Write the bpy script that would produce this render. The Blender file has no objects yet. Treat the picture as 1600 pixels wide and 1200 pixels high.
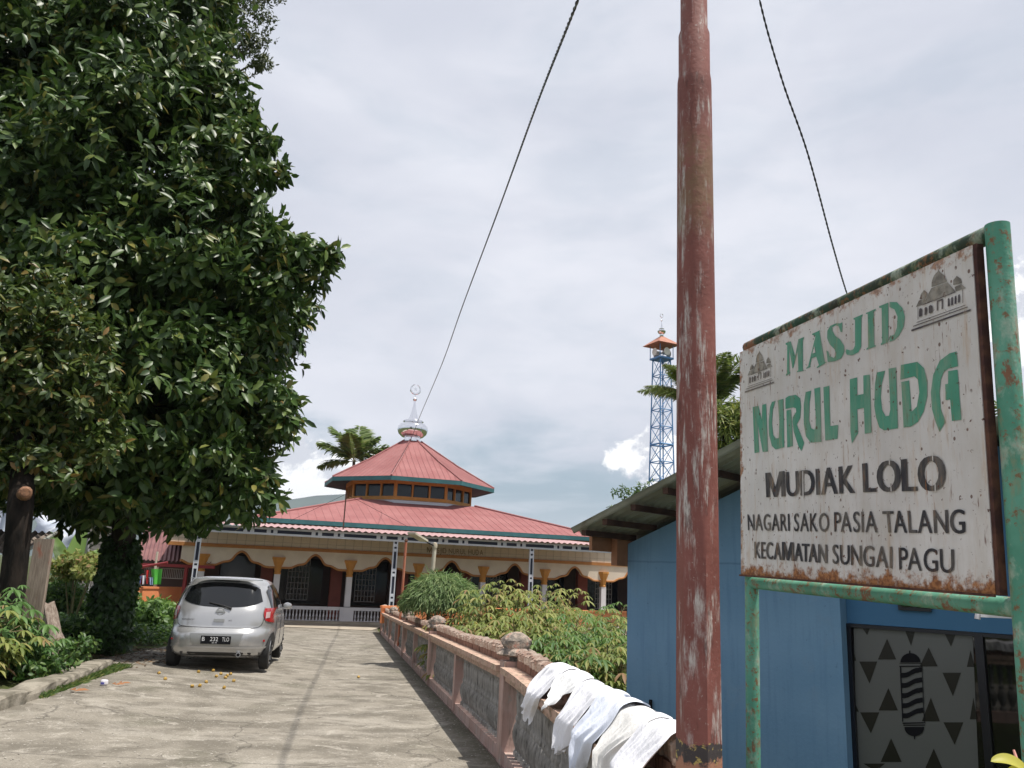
import bpy, math, random
import numpy as np
from mathutils import Vector, Matrix
random.seed(7); rng = np.random.default_rng(7)
scene = bpy.context.scene
# ------------------------------------------------------------------ camera
FPX = 1270.0; PITCH = math.radians(13.223); ROLL = math.radians(2.439); EYE = np.array([0, 0, 1.5])
_f = np.array([0, math.cos(PITCH), math.sin(PITCH)]); _u0 = np.array([0, -math.sin(PITCH), math.cos(PITCH)]); _r0 = np.array([1., 0, 0])
_r = math.cos(ROLL)*_r0 + math.sin(ROLL)*_u0; _u = math.cos(ROLL)*_u0 - math.sin(ROLL)*_r0
cam_data = bpy.data.cameras.new('camera'); cam = bpy.data.objects.new('camera', cam_data)
scene.collection.objects.link(cam); scene.camera = cam
cam_data.sensor_width = 36; cam_data.sensor_fit = 'HORIZONTAL'; cam_data.lens = 36*FPX/1600
cam_data.clip_start = 0.05; cam_data.clip_end = 20000
_m = Matrix.Identity(4)
for i in range(3):
    _m[i][0] = _r[i]; _m[i][1] = _u[i]; _m[i][2] = -_f[i]; _m[i][3] = EYE[i]
cam.matrix_world = _m
SUN_EL, SUN_AZ = math.radians(71), math.radians(108)      # azimuth clockwise from +Y
SUN_DIR = Vector((math.sin(SUN_AZ)*math.cos(SUN_EL), math.cos(SUN_AZ)*math.cos(SUN_EL), math.sin(SUN_EL)))
# ------------------------------------------------------------------ world
world = bpy.data.worlds.new('World'); scene.world = world; world.use_nodes = True
nt = world.node_tree; nt.nodes.clear()
def _n(t, **k):
    n = nt.nodes.new(t)
    for a, b in k.items():
        if a.startswith('i_'):
            n.inputs[int(a[2:])].default_value = b
        else: setattr(n, a, b)
    return n
def _l(a, b): nt.links.new(a, b)
def _math(op, a, b=None, c=None, clamp=False):
    n = nt.nodes.new('ShaderNodeMath'); n.operation = op; n.use_clamp = clamp
    for i, v in enumerate((a, b, c)):
        if v is None: continue
        if isinstance(v, (int, float)): n.inputs[i].default_value = v
        else: _l(v, n.inputs[i])
    return n.outputs[0]
def _mix(fac, a, b):
    n = nt.nodes.new('ShaderNodeMix'); n.data_type = 'RGBA'
    if isinstance(fac, (int, float)): n.inputs[0].default_value = fac
    else: _l(fac, n.inputs[0])
    for s, v in ((6, a), (7, b)):
        if isinstance(v, tuple): n.inputs[s].default_value = (*v, 1)
        else: _l(v, n.inputs[s])
    return n.outputs[2]
def _smooth(x, a, b):
    n = nt.nodes.new('ShaderNodeMapRange'); n.interpolation_type = 'SMOOTHSTEP'
    _l(x, n.inputs[0]); n.inputs[1].default_value = a; n.inputs[2].default_value = b
    return n.outputs[0]
SKY_K = 0.1
sky = _n('ShaderNodeTexSky', sky_type='NISHITA', sun_disc=False, sun_elevation=SUN_EL, sun_rotation=SUN_AZ, dust_density=2.5, air_density=1.2)
tc = _n('ShaderNodeTexCoord'); sep = _n('ShaderNodeSeparateXYZ'); _l(tc.outputs['Generated'], sep.inputs[0])
vx, vy, vz = sep.outputs
def _noise(scale, detail, vec, rough=.5, dist=0):
    n = _n('ShaderNodeTexNoise'); n.inputs['Scale'].default_value = scale; n.inputs['Detail'].default_value = detail
    n.inputs['Roughness'].default_value = rough; n.inputs['Distortion'].default_value = dist; _l(vec, n.inputs['Vector']); return n.outputs[0]
def _map(vec, sx, sy, sz, ox=0, oy=0, oz=0):
    n = _n('ShaderNodeMapping'); n.inputs['Scale'].default_value = (sx, sy, sz); n.inputs['Location'].default_value = (ox, oy, oz)
    _l(vec, n.inputs[0]); return n.outputs[0]
stretch = _map(tc.outputs['Generated'], 1, 1, 2.6, .3, .1, .4)
n_big = _noise(2.3, 5, stretch, .5, .3); n_mid = _noise(6, 6, stretch, .55, .4)
edge = _math('ADD', vz, _math('MULTIPLY', _math('SUBTRACT', n_mid, .5), .16))
deck = _smooth(edge, .105, .185)
base_blue = _mix(.72, sky.outputs[0], tuple(c/SKY_K for c in (.27, .38, .47)))
low = _mix(_smooth(vz, .10, .0), base_blue, tuple(c/SKY_K for c in (.50, .57, .62)))
wisp = _smooth(_noise(9, 6, _map(tc.outputs['Generated'], 1, 1, 5, 2, 0, 1), .55, .5), .45, .75)
low = _mix(_math('MULTIPLY', wisp, .55), low, tuple(c/SKY_K for c in (.60, .64, .70)))
deck_col = _mix(_smooth(n_big, .34, .66), tuple(c/SKY_K for c in (.555, .58, .66)), tuple(c/SKY_K for c in (.70, .715, .78)))
col = _mix(_math('MULTIPLY', deck, _math('ADD', .80, _math('MULTIPLY', _smooth(n_mid, .3, .6), .2)), clamp=True), low, deck_col)
# cumulus heads standing near the horizon
def ray(px, py):
    v = _f*FPX + _r*(px-800) - _u*(py-600); return v/v[1]
cum_n = _noise(16, 9, _map(tc.outputs['Generated'], 1, 1, 1.2, 4, 2, 1), .62, .2)
cum_s = _noise(16, 9, _map(tc.outputs['Generated'], 1, 1, 1.2, 4, 2, 1.05), .62, .2)
def _cumulus(col, px, py, rx, rz):
    d = ray(px, py); d = d/np.linalg.norm(d); s = np.array([d[1], -d[0], 0]); s /= np.linalg.norm(s)
    def dot(vec):
        n = _n('ShaderNodeVectorMath', operation='DOT_PRODUCT'); _l(tc.outputs['Generated'], n.inputs[0]); n.inputs[1].default_value = tuple(vec); return n.outputs['Value']
    a = _math('DIVIDE', _math('SUBTRACT', dot(s), 0.0), rx); b = _math('DIVIDE', _math('SUBTRACT', vz, float(d[2])), rz)
    front = _smooth(dot(d), .0, .2)
    r = _math('SQRT', _math('ADD', _math('MULTIPLY', a, a), _math('MULTIPLY', b, b)))
    f = _math('ADD', _math('SUBTRACT', 1.0, r), _math('MULTIPLY', _math('SUBTRACT', cum_n, .5), 2.6))
    m = _math('MULTIPLY', _smooth(f, -.02, .22), front)
    sh = _smooth(_math('SUBTRACT', cum_n, cum_s), -.08, .06)
    c = _mix(sh, tuple(c/SKY_K for c in (.60, .62, .68)), tuple(c/SKY_K for c in (1.0, 1.0, 1.0)))
    return _mix(m, col, c)
for a in ((450, 735, .10, .055), (540, 765, .08, .042), (1012, 715, .045, .036), (1050, 760, .05, .05), (1650, 500, .07, .05), (120, 760, .12, .04)):
    col = _cumulus(col, *a)
bg = _n('ShaderNodeBackground'); _l(col, bg.inputs[0]); bg.inputs[1].default_value = SKY_K
wo = _n('ShaderNodeOutputWorld'); _l(bg.outputs[0], wo.inputs[0])
world.cycles.sampling_method = 'MANUAL'; world.cycles.sample_map_resolution = 512
# ------------------------------------------------------------------ sun, exposure
sd = bpy.data.lights.new('sun', 'SUN'); sd.energy = 4.6; sd.angle = math.radians(.6); sd.color = (1, .95, .87)
so = bpy.data.objects.new('sun', sd); scene.collection.objects.link(so)
so.rotation_mode = 'QUATERNION'; so.rotation_quaternion = SUN_DIR.to_track_quat('Z', 'Y')
vs = scene.view_settings; vs.view_transform = 'Standard'; vs.look = 'None'; vs.exposure = 0.28; vs.gamma = 1; vs.use_curve_mapping = False
scene.cycles.max_bounces = 6; scene.cycles.transparent_max_bounces = 8; scene.cycles.use_denoising = True

# ------------------------------------------------------------------ helpers
def at(px, py, Y): return EYE + ray(px, py)*Y
def smooth01(t): t = min(1, max(0, t)); return t*t*(3-2*t)
SLOPE = -.033
def G(y): return 0.0 if y < 6.6 else SLOPE*(min(y, 32)-6.6)-.01*(min(max(y, 32), 38)-32)
def path_z(x, y):
    return G(y) + .10*smooth01((-x-1.6-.1*y)/2.5)*smooth01((y-6)/5)*(1-smooth01((y-22)/10))
def gnd(px, py, z=None):
    r = ray(px, py); lo, hi = .5, 300.
    for _ in range(50):
        m = (lo+hi)/2
        g = path_z(r[0]*m, m) if z is None else z
        if 1.5+r[2]*m > g: lo = m
        else: hi = m
    return EYE + r*lo
def plane_hit(px, py, P, n):
    r = ray(px, py); t = ((np.array(P)-EYE)@n)/(r@n); return EYE + r*t
def S(r, g, b):
    return tuple(((c/255+.055)/1.055)**2.4 if c > 10 else c/255/12.92 for c in (r, g, b))

def mat(name, col, rough=.7, col2=None, scale=3., stretch=(1, 1, 1), contrast=(.35, .65), bump=0., bscale=None, metal=0., spec=.5, coat=0., coord='Object', extra=None, trans=0., detail=6):
    m = bpy.data.materials.new(name); m.use_nodes = True; t = m.node_tree; b = t.nodes['Principled BSDF']
    b.inputs['Roughness'].default_value = rough; b.inputs['Metallic'].default_value = metal
    b.inputs['Specular IOR Level'].default_value = spec; b.inputs['Coat Weight'].default_value = coat; b.inputs['Coat Roughness'].default_value = .08
    b.inputs['Base Color'].default_value = (*col, 1)
    H = NH(t)
    if col2 is not None or bump or extra:
        H.vec = H.texco(coord)
    if col2 is not None:
        v = H.map(H.vec, *stretch)
        n = H.noise(v, scale, detail)
        c = H.mix(H.ramp(n, *contrast), col, col2)
        H.col = c; t.links.new(c, b.inputs['Base Color'])
    else: H.col = col
    if extra:
        c = extra(H); t.links.new(c, b.inputs['Base Color'])
    if bump:
        v = H.map(H.vec, *stretch)
        n = H.noise(v, bscale or scale*4, 5)
        bn = t.nodes.new('ShaderNodeBump'); bn.inputs['Strength'].default_value = 1; bn.inputs['Distance'].default_value = bump
        t.links.new(n, bn.inputs['Height']); t.links.new(bn.outputs[0], b.inputs['Normal'])
    return m
class NH:
    def __init__(s, t): s.t = t
    def texco(s, o): return s.t.nodes.new('ShaderNodeTexCoord').outputs[o]
    def lk(s, v, i):
        if isinstance(v, (int, float)): i.default_value = v
        elif isinstance(v, tuple): i.default_value = (*v, 1) if len(v) == 3 and i.type == 'RGBA' else v
        else: s.t.links.new(v, i)
    def map(s, v, sx=1, sy=1, sz=1, loc=(0, 0, 0)):
        n = s.t.nodes.new('ShaderNodeMapping'); n.inputs['Scale'].default_value = (sx, sy, sz); n.inputs['Location'].default_value = loc
        s.t.links.new(v, n.inputs[0]); return n.outputs[0]
    def noise(s, v, sc, det=5, rough=.55, dist=0.):
        n = s.t.nodes.new('ShaderNodeTexNoise'); n.inputs['Scale'].default_value = sc; n.inputs['Detail'].default_value = det
        n.inputs['Roughness'].default_value = rough; n.inputs['Distortion'].default_value = dist; s.t.links.new(v, n.inputs['Vector']); return n.outputs[0]
    def voro(s, v, sc, feat='F1'):
        n = s.t.nodes.new('ShaderNodeTexVoronoi'); n.inputs['Scale'].default_value = sc; n.feature = feat
        s.t.links.new(v, n.inputs['Vector']); return n.outputs['Distance']
    def ramp(s, v, a, b):
        n = s.t.nodes.new('ShaderNodeMapRange'); n.interpolation_type = 'SMOOTHSTEP'; s.t.links.new(v, n.inputs[0])
        n.inputs[1].default_value = a; n.inputs[2].default_value = b; return n.outputs[0]
    def math(s, op, a, b=None, clamp=False):
        n = s.t.nodes.new('ShaderNodeMath'); n.operation = op; n.use_clamp = clamp; s.lk(a, n.inputs[0])
        if b is not None: s.lk(b, n.inputs[1])
        return n.outputs[0]
    def mix(s, f, a, b):
        n = s.t.nodes.new('ShaderNodeMix'); n.data_type = 'RGBA'; s.lk(f, n.inputs[0]); s.lk(a, n.inputs[6]); s.lk(b, n.inputs[7]); return n.outputs[2]
    def xyz(s, v):
        n = s.t.nodes.new('ShaderNodeSeparateXYZ'); s.t.links.new(v, n.inputs[0]); return n.outputs
    def island(s):
        return s.t.nodes.new('ShaderNodeNewGeometry').outputs['Random Per Island']
def leafmat(name, cols, rough=.45, trans=.25, spec=.5):
    m = bpy.data.materials.new(name); m.use_nodes = True; t = m.node_tree; b = t.nodes['Principled BSDF']; H = NH(t)
    r = t.nodes.new('ShaderNodeValToRGB'); t.links.new(H.island(), r.inputs[0])
    e = r.color_ramp.elements
    while len(e) < len(cols): e.new(.5)
    for i, c in enumerate(cols): e[i].position = c[0]; e[i].color = (*c[1], 1)
    t.links.new(r.outputs[0], b.inputs['Base Color']); b.inputs['Roughness'].default_value = rough; b.inputs['Specular IOR Level'].default_value = spec
    tr = t.nodes.new('ShaderNodeBsdfTranslucent'); mx = t.nodes.new('ShaderNodeMixShader'); mx.inputs[0].default_value = trans
    hs = t.nodes.new('ShaderNodeHueSaturation'); hs.inputs['Value'].default_value = 1.5; t.links.new(r.outputs[0], hs.inputs['Color']); t.links.new(hs.outputs[0], tr.inputs[0])
    t.links.new(b.outputs[0], mx.inputs[1]); t.links.new(tr.outputs[0], mx.inputs[2]); t.links.new(mx.outputs[0], t.nodes['Material Output'].inputs[0])
    return m

def link(o, parent=None):
    scene.collection.objects.link(o)
    if parent is not None: o.parent = parent
    return o
def tag(o, label, cat, group=None):
    o['label'] = label; o['category'] = cat
    if group: o['group'] = group
    return o
def thing(name, label, cat, loc=(0, 0, 0), rz=0, group=None, mtx=None):
    o = bpy.data.objects.new(name, None); link(o); o.empty_display_size = .1
    if mtx is not None: o.matrix_world = mtx
    else: o.location = loc; o.rotation_euler = (0, 0, rz)
    return tag(o, label, cat, group)
def meshobj(name, me, parent=None, loc=None, rot=None, sc=None, kind=None, label=None):
    o = bpy.data.objects.new(name, me); link(o, parent)
    if loc is not None: o.location = loc
    if rot is not None: o.rotation_euler = rot
    if sc is not None: o.scale = sc
    if kind: o['kind'] = kind
    if label: o['label'] = label
    return o
class MB:
    def __init__(s): s.v = []; s.f = []
    def quad(s, a, b, c, d):
        n = len(s.v); s.v += [tuple(a), tuple(b), tuple(c), tuple(d)]; s.f.append((n, n+1, n+2, n+3)); return s
    def poly(s, pts):
        n = len(s.v); s.v += [tuple(p) for p in pts]; s.f.append(tuple(range(n, n+len(pts)))); return s
    def hexa(s, p):      # 8 points: bottom 4 ccw, top 4 ccw
        n = len(s.v); s.v += [tuple(q) for q in p]
        s.f += [(n+3, n+2, n+1, n), (n+4, n+5, n+6, n+7)] + [(n+i, n+(i+1) % 4, n+4+(i+1) % 4, n+4+i) for i in range(4)]; return s
    def box(s, x0, x1, y0, y1, z0, z1):
        return s.hexa([(x0, y0, z0), (x1, y0, z0), (x1, y1, z0), (x0, y1, z0), (x0, y0, z1), (x1, y0, z1), (x1, y1, z1), (x0, y1, z1)])
    def cbox(s, x0, x1, y0, y1, z0, z1, b=.01):   # box with chamfered vertical+top edges
        L = [(z0, 0), (z1-b, 0), (z1, b)]
        rings = [[(x0+i+c, y0+i), (x1-i-c, y0+i), (x1-i, y0+i+c), (x1-i, y1-i-c), (x1-i-c, y1-i), (x0+i+c, y1-i), (x0+i, y1-i-c), (x0+i, y0+i+c)] for z, i in L for c in (b,)]
        s.rings([[(x, y, L[k][0]) for x, y in r] for k, r in enumerate(rings)], True, True); return s
    def rings(s, rs, cap0=False, cap1=False, closed=True):
        n = len(s.v); m = len(rs[0])
        for r in rs: s.v += [tuple(p) for p in r]
        for k in range(len(rs)-1):
            for i in range(m if closed else m-1):
                j = (i+1) % m; a = n+k*m
                s.f.append((a+i, a+j, a+m+j, a+m+i))
        if cap0: s.f.append(tuple(n+i for i in range(m))[::-1])
        if cap1: s.f.append(tuple(n+(len(rs)-1)*m+i for i in range(m)))
        return s
    def tube(s, pts, r, k=8, cap=True):
        pts = [Vector(p) for p in pts]; rs = r if hasattr(r, '__len__') else [r]*len(pts); out = []
        ref = None
        for i, p in enumerate(pts):
            d = (pts[min(i+1, len(pts)-1)]-pts[max(i-1, 0)]).normalized()
            if ref is None: ref = Vector((0, 0, 1)) if abs(d.z) < .9 else Vector((1, 0, 0))
            a = (ref - d*ref.dot(d)).normalized(); b = d.cross(a); ref = a
            out.append([p + (a*math.cos(t)+b*math.sin(t))*rs[i] for t in (2*math.pi*j/k for j in range(k))])
        return s.rings(out, cap, cap)
    def lathe(s, prof, k=12, c=(0, 0, 0), cap0=True, cap1=True, a0=0.):
        return s.rings([[(c[0]+r*math.cos(a0+2*math.pi*j/k), c[1]+r*math.sin(a0+2*math.pi*j/k), c[2]+z) for j in range(k)] for r, z in prof], cap0, cap1)
    def grid(s, fn, nu, nv):
        n = len(s.v)
        for j in range(nv+1):
            for i in range(nu+1): s.v.append(tuple(fn(i/nu, j/nv)))
        for j in range(nv):
            for i in range(nu):
                a = n+j*(nu+1)+i; s.f.append((a, a+1, a+nu+2, a+nu+1))
        return s
    def mesh(s, name, m, smooth=False):
        me = bpy.data.meshes.new(name); me.from_pydata([tuple(map(float, v)) for v in s.v], [], s.f); me.materials.append(m)
        if smooth:
            me.shade_smooth(); me.set_sharp_from_angle(angle=math.radians(38))
        me.update(); return me
    def build(s, name, m, parent=None, smooth=False, kind=None, label=None, local=None, **k):
        if local is not None: s.v = [tuple(local(v)) for v in s.v]
        return meshobj(name, s.mesh(name, m, smooth), parent, kind=kind, label=label, **k)
def fastmesh(name, V, Fc, m):      # V (n,3), Fc (k,3|4)
    me = bpy.data.meshes.new(name); V = np.asarray(V, np.float32); Fc = np.asarray(Fc, np.int32); w = Fc.shape[1]
    me.vertices.add(len(V)); me.vertices.foreach_set('co', V.ravel()); me.loops.add(Fc.size); me.loops.foreach_set('vertex_index', Fc.ravel())
    me.polygons.add(len(Fc)); me.polygons.foreach_set('loop_start', np.arange(0, Fc.size, w, dtype=np.int32)); me.update(calc_edges=True); me.materials.append(m); return me
def leaves(name, B, D, N, L, W, m, curl=.12, fold=.18):
    """many leaves at once: base B, direction D, normal N (n,3); L, W (n,)"""
    B = np.asarray(B, float); D = np.asarray(D, float); N = np.asarray(N, float); L = np.asarray(L, float)[:, None]; W = np.asarray(W, float)[:, None]
    D = D/np.linalg.norm(D, axis=1)[:, None]; N = N - D*(N*D).sum(1)[:, None]; N = N/(np.linalg.norm(N, axis=1)[:, None]+1e-9); Sd = np.cross(D, N)
    v = np.stack([B, B+D*L*.30+Sd*W*.42+N*L*fold*.35, B+D*L*.68+Sd*W*.42+N*L*(fold*.25-curl*.25), B+D*L-N*L*curl,
                  B+D*L*.68-Sd*W*.42+N*L*(fold*.25-curl*.25), B+D*L*.30-Sd*W*.42+N*L*fold*.35, B+D*L*.48], 1)
    n = len(B); base = (np.arange(n)*7)[:, None, None]
    f = np.array([[0, 1, 6], [1, 2, 6], [2, 3, 6], [3, 4, 6], [4, 5, 6], [5, 0, 6]])[None]+base
    return fastmesh(name, v.reshape(-1, 3), f.reshape(-1, 3), m)
def unit(a): return a/(np.linalg.norm(a, axis=-1, keepdims=True)+1e-9)
def rdir(n): return unit(rng.normal(size=(n, 3)))
# ------------------------------------------------------------------ materials
def _conc(H):
    x, y, z = H.xyz(H.vec)
    sp = H.ramp(H.noise(H.vec, 55, 3), .60, .72)
    c = H.mix(H.math('MULTIPLY', sp, .55), H.col, (.10, .09, .075))
    tr = H.ramp(H.noise(H.map(H.vec, .7, 1.2, 1), 1.2, 7, .68, .6), .50, .62)
    c = H.mix(H.math('MULTIPLY', tr, .5), c, (.42, .385, .33))
    ms = H.ramp(H.noise(H.map(H.vec, 1, .6, 1, (3, 1, 0)), 1.1, 6, .65), .54, .70)
    c = H.mix(H.math('MULTIPLY', ms, .5), c, (.13, .125, .085))
    pt = H.ramp(H.noise(H.map(H.vec, 1, 1, 1, (9, 4, 0)), 2.6, 8, .7, 1.0), .56, .64)
    c = H.mix(H.math('MULTIPLY', pt, .75), c, (.42, .385, .33))
    c = H.mix(H.math('MULTIPLY', H.ramp(H.noise(H.map(H.vec, 1, 1, 1, (1, 7, 0)), 7, 8, .75, .6), .55, .66), .55), c, (.36, .33, .28))
    c = H.mix(H.math('MULTIPLY', H.ramp(H.noise(H.map(H.vec, 1, 1, 1, (4, 2, 0)), 22, 6, .75), .58, .68), .6), c, (.085, .075, .06))
    nz = H.t.nodes.new('ShaderNodeTexNoise'); nz.inputs['Scale'].default_value = 1.6; nz.inputs['Detail'].default_value = 6; H.t.links.new(H.vec, nz.inputs['Vector'])
    mx = H.t.nodes.new('ShaderNodeVectorMath'); mx.operation = 'MULTIPLY_ADD'; H.t.links.new(nz.outputs['Color'], mx.inputs[0]); mx.inputs[1].default_value = (.9, .9, 0); H.t.links.new(H.vec, mx.inputs[2])
    cr = H.voro(H.map(mx.outputs[0], .36, .27, 0), 1.0, 'DISTANCE_TO_EDGE')
    c = H.mix(H.math('MULTIPLY', H.ramp(cr, .006, .001), .6), c, (.055, .048, .04))
    jt = H.math('ABSOLUTE', H.math('SUBTRACT', H.math('FRACT', H.math('DIVIDE', H.math('ADD', y, H.math('MULTIPLY', H.noise(H.vec, 1.5, 5), .12)), 4.6)), .5))
    c = H.mix(H.math('MULTIPLY', H.ramp(jt, .0045, .001), .55), c, (.06, .052, .043))
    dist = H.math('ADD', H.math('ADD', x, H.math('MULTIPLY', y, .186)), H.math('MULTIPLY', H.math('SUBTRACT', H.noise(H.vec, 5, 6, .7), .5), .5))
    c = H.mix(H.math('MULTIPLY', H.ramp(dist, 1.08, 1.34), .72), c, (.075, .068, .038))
    gr = H.ramp(H.noise(H.vec, 90, 3, .7), .42, .60)
    c = H.mix(H.math('MULTIPLY', gr, .38), c, (.10, .09, .075))
    c = H.mix(H.math('MULTIPLY', H.ramp(H.noise(H.map(H.vec, 1, 1, 1, (2, 5, 0)), 36, 4, .7), .60, .66), .7), c, (.46, .43, .38))
    return c
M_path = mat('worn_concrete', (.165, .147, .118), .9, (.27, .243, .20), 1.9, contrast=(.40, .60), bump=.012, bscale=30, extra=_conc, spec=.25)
M_yard = mat('pale_concrete', (.33, .28, .22), .9, (.42, .37, .30), 1.2, bump=.003, bscale=30, spec=.25)
M_soil = mat('soil_grass', (.055, .05, .03), .95, (.06, .085, .02), 1.4, bump=.03, bscale=9, spec=.1)
M_kerb = mat('old_kerb', (.15, .135, .105), .92, (.30, .27, .22), 5, bump=.012, bscale=18, spec=.2)
def _stain(dark, sc=(9, 9, 1.1), a=.5, b=.68, amt=.8, extra_col=None):
    def fn(H):
        v = H.map(H.texco('Object'), *sc)
        c = H.mix(H.math('MULTIPLY', H.ramp(H.noise(v, 1.7, 6, .65), a, b), amt), H.col, dark)
        if extra_col: c = H.mix(H.math('MULTIPLY', H.ramp(H.noise(H.texco('Object'), 7, 6, .7), .58, .64), .7), c, extra_col)
        return c
    return fn
M_pier = mat('pink_paint_worn', (.42, .275, .235), .85, (.47, .34, .30), 4, bump=.004, bscale=30, extra=_stain((.20, .16, .13), extra_col=(.34, .32, .29)), spec=.25)
M_balu = mat('weathered_grey_concrete', (.20, .19, .175), .92, (.34, .325, .305), 9, bump=.006, bscale=30, extra=_stain((.07, .065, .06), (22, 22, 3), .5, .7, .8), spec=.2)
M_coping = mat('coping_paint', (.46, .30, .235), .85, (.52, .37, .28), 6, bump=.005, bscale=30, extra=_stain((.24, .19, .14), (14, 14, 14), .5, .6, .9), spec=.25)
M_crest = mat('reddish_crest_brick', (.24, .125, .09), .9, (.33, .19, .14), 11, bump=.004, bscale=60, extra=_stain((.085, .055, .045), (40, 40, 6), .48, .66, .8), spec=.2)
M_tip = mat('chalky_tile_tip', (.36, .24, .19), .9, (.52, .43, .36), 14, bump=.004, bscale=60, spec=.2)
M_finial = mat('lichen_stone', (.17, .15, .13), .95, (.42, .34, .28), 12, contrast=(.4, .6), bump=.02, bscale=30, extra=_stain((.40, .20, .15), (7, 7, 7), .55, .62, .8), spec=.15)
def _bluewall(H):
    v = H.texco('Object'); x, y, z = H.xyz(v)
    c = H.mix(H.math('MULTIPLY', H.ramp(H.noise(H.map(v, 9, 9, .55), 1.7, 6, .65), .48, .7), .5), H.col, (.115, .23, .375))
    c = H.mix(H.math('MULTIPLY', H.ramp(H.noise(H.map(v, 1, 1, 1, (3, 0, 1)), 2.2, 6, .7), .56, .64), .45), c, (.19, .31, .44))
    c = H.mix(H.math('MULTIPLY', H.ramp(H.noise(H.map(v, 1, 1, .7), 16, 5, .75), .62, .70), .5), c, (.06, .13, .22))
    j = H.math('ABSOLUTE', H.math('SUBTRACT', H.math('ADD', z, H.math('MULTIPLY', H.noise(H.map(v, 1, 1, 0), 5, 3), .02)), 2.72))
    c = H.mix(H.math('MULTIPLY', H.ramp(j, .014, .004), .35), c, (.05, .11, .19))
    nz = H.math('ADD', z, H.math('MULTIPLY', H.noise(v, 6, 6, .7), .5))
    return H.mix(H.math('MULTIPLY', H.ramp(nz, .85, .35), .6), c, (.10, .11, .10))
M_blue = mat('blue_wall_paint', (.155, .295, .45), .75, (.19, .335, .49), 1.3, contrast=(.3, .7), bump=.003, bscale=25, extra=_bluewall, spec=.3)
M_bluerecess = mat('recess_shade_blue', (.06, .17, .31), .7, (.065, .175, .32), 2, spec=.3)  # wall blue again, with the shade of the recess put into the colour
M_galv = mat('galvanised_sheet', (.40, .42, .38), .5, (.28, .29, .25), 2.5, metal=.1, extra=_stain((.14, .10, .07), (3, 9, 3), .56, .7, .6))
M_purlin = mat('dark_brown_timber', (.055, .030, .024), .8, (.09, .048, .035), 6, spec=.3)
M_brownpaint = mat('brown_painted_board', (.30, .14, .075), .7, (.36, .17, .09), 5)
M_glass = mat('dark_glass', (.006, .007, .007), .03, spec=.55)
M_frost = mat('frosted_film', (.12, .125, .12), .22, spec=.45)
M_black = mat('black_paint', (.008, .008, .010), .7, spec=.15)
M_blackframe = mat('black_frame', (.008, .009, .015), .3)
M_redroof = mat('red_roof_sheet', (.25, .092, .090), .8, (.31, .13, .125), .8, (1, 1, 1), contrast=(.3, .7), extra=_stain((.27, .07, .068), (1.2, 1.2, 1.2), .5, .75, .6), spec=.4)
M_redrib = mat('red_roof_rib', (.26, .095, .092), .55)
M_teal = mat('teal_fascia_paint', (.022, .11, .12), .6, (.03, .14, .15), 2)
M_ochre = mat('ochre_paint', (.50, .22, .045), .65, (.56, .26, .06), 3)
M_ochred = mat('deep_ochre_trim', (.40, .17, .05), .65, (.46, .20, .06), 3)
M_cream = mat('cream_wall_paint', (.66, .57, .47), .8, (.72, .63, .52), 2, spec=.3)
M_ftile = mat('cream_frieze_tile', (.62, .53, .43), .5, (.67, .58, .47), 1.2)
M_white = mat('white_lilac_paint', (.62, .60, .63), .7, (.68, .66, .68), 2)
M_truss = mat('white_steel_paint', (.66, .68, .74), .55, (.58, .60, .66), 2.2)
M_trussin = mat('dark_truss_inside', (.015, .02, .045), .6)
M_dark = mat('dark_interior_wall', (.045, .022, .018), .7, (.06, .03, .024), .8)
M_win = mat('mosque_window_glass', (.010, .012, .018), .12)
M_grille = mat('pale_grille_bar', (.30, .28, .26), .6)
M_maroon = mat('maroon_pillar_tile', (.20, .035, .02), .5, (.24, .045, .028), 2)
M_chrome = mat('polished_dome_metal', (.82, .82, .84), .10, metal=1.0)
M_orange = mat('orange_wall_paint', (.82, .27, .10), .75, (.86, .31, .13), 2, extra=_stain((.62, .25, .12), (2, 2, 1), .52, .7, .5))
M_pinkroof = mat('faded_pink_sheet', (.42, .25, .25), .6, (.46, .30, .29), 3)
M_flash = mat('metal_flashing', (.45, .46, .50), .4, metal=.6)

# ------------------------------------------------------------------ ground
def xf(y): return (.02) - (.140 if y < 7.3 else .186)*(y-7.3)
def terr(x, y):
    s = x-xf(y); p = path_z(x, y)-.03
    if y < 4: p -= .25*smooth01((4-y)/6)*0
    lo = -1.0 + .05*math.sin(x*.7+y*.4)
    drop = smooth01((y-3.6)/2.6)*smooth01((s-.22)/.28)
    z = p*(1-drop)+lo*drop
    if s < 0:
        z += (.10+.05*math.sin(x*.9)*math.cos(y*.7))*smooth01((-x-5.2-.28*(y-9))/.7)*(1-smooth01((y-30)/8))
    if y > 45: z = -1.0
    return z
ss = [-4000, -1500, -600, -200, -80, -50, -35, -27, -22, -18] + [-16+.5*i for i in range(32)] + [-.02, .2, .26, .32, .40, .5, .7, 1.0, 1.5] + [2+.6*i for i in range(30)] + [22, 30, 45, 80, 200, 600, 1500, 4000]
ys = [-3000, -800, -200, -60, -30, -20, -14, -10, -7, -4, -2, 0, 1, 2, 3] + [3.5+.4*i for i in range(12)] + [8.5+.6*i for i in range(62)] + [47, 52, 60, 75, 100, 160, 300, 700, 1500, 3000, 6000]
mb = MB()
for y in ys:
    for s in ss:
        x = xf(min(max(y, -5), 45))+s; mb.v.append((x, y, terr(x, y)))
w_ = len(ss)
for j in range(len(ys)-1):
    for i in range(w_-1):
        a = j*w_+i; mb.f.append((a, a+1, a+w_+1, a+w_))
g_ = mb.build('ground', M_soil, smooth=True); g_['kind'] = 'structure'; g_['label'] = 'soil and grass ground around the concrete path'
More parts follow.
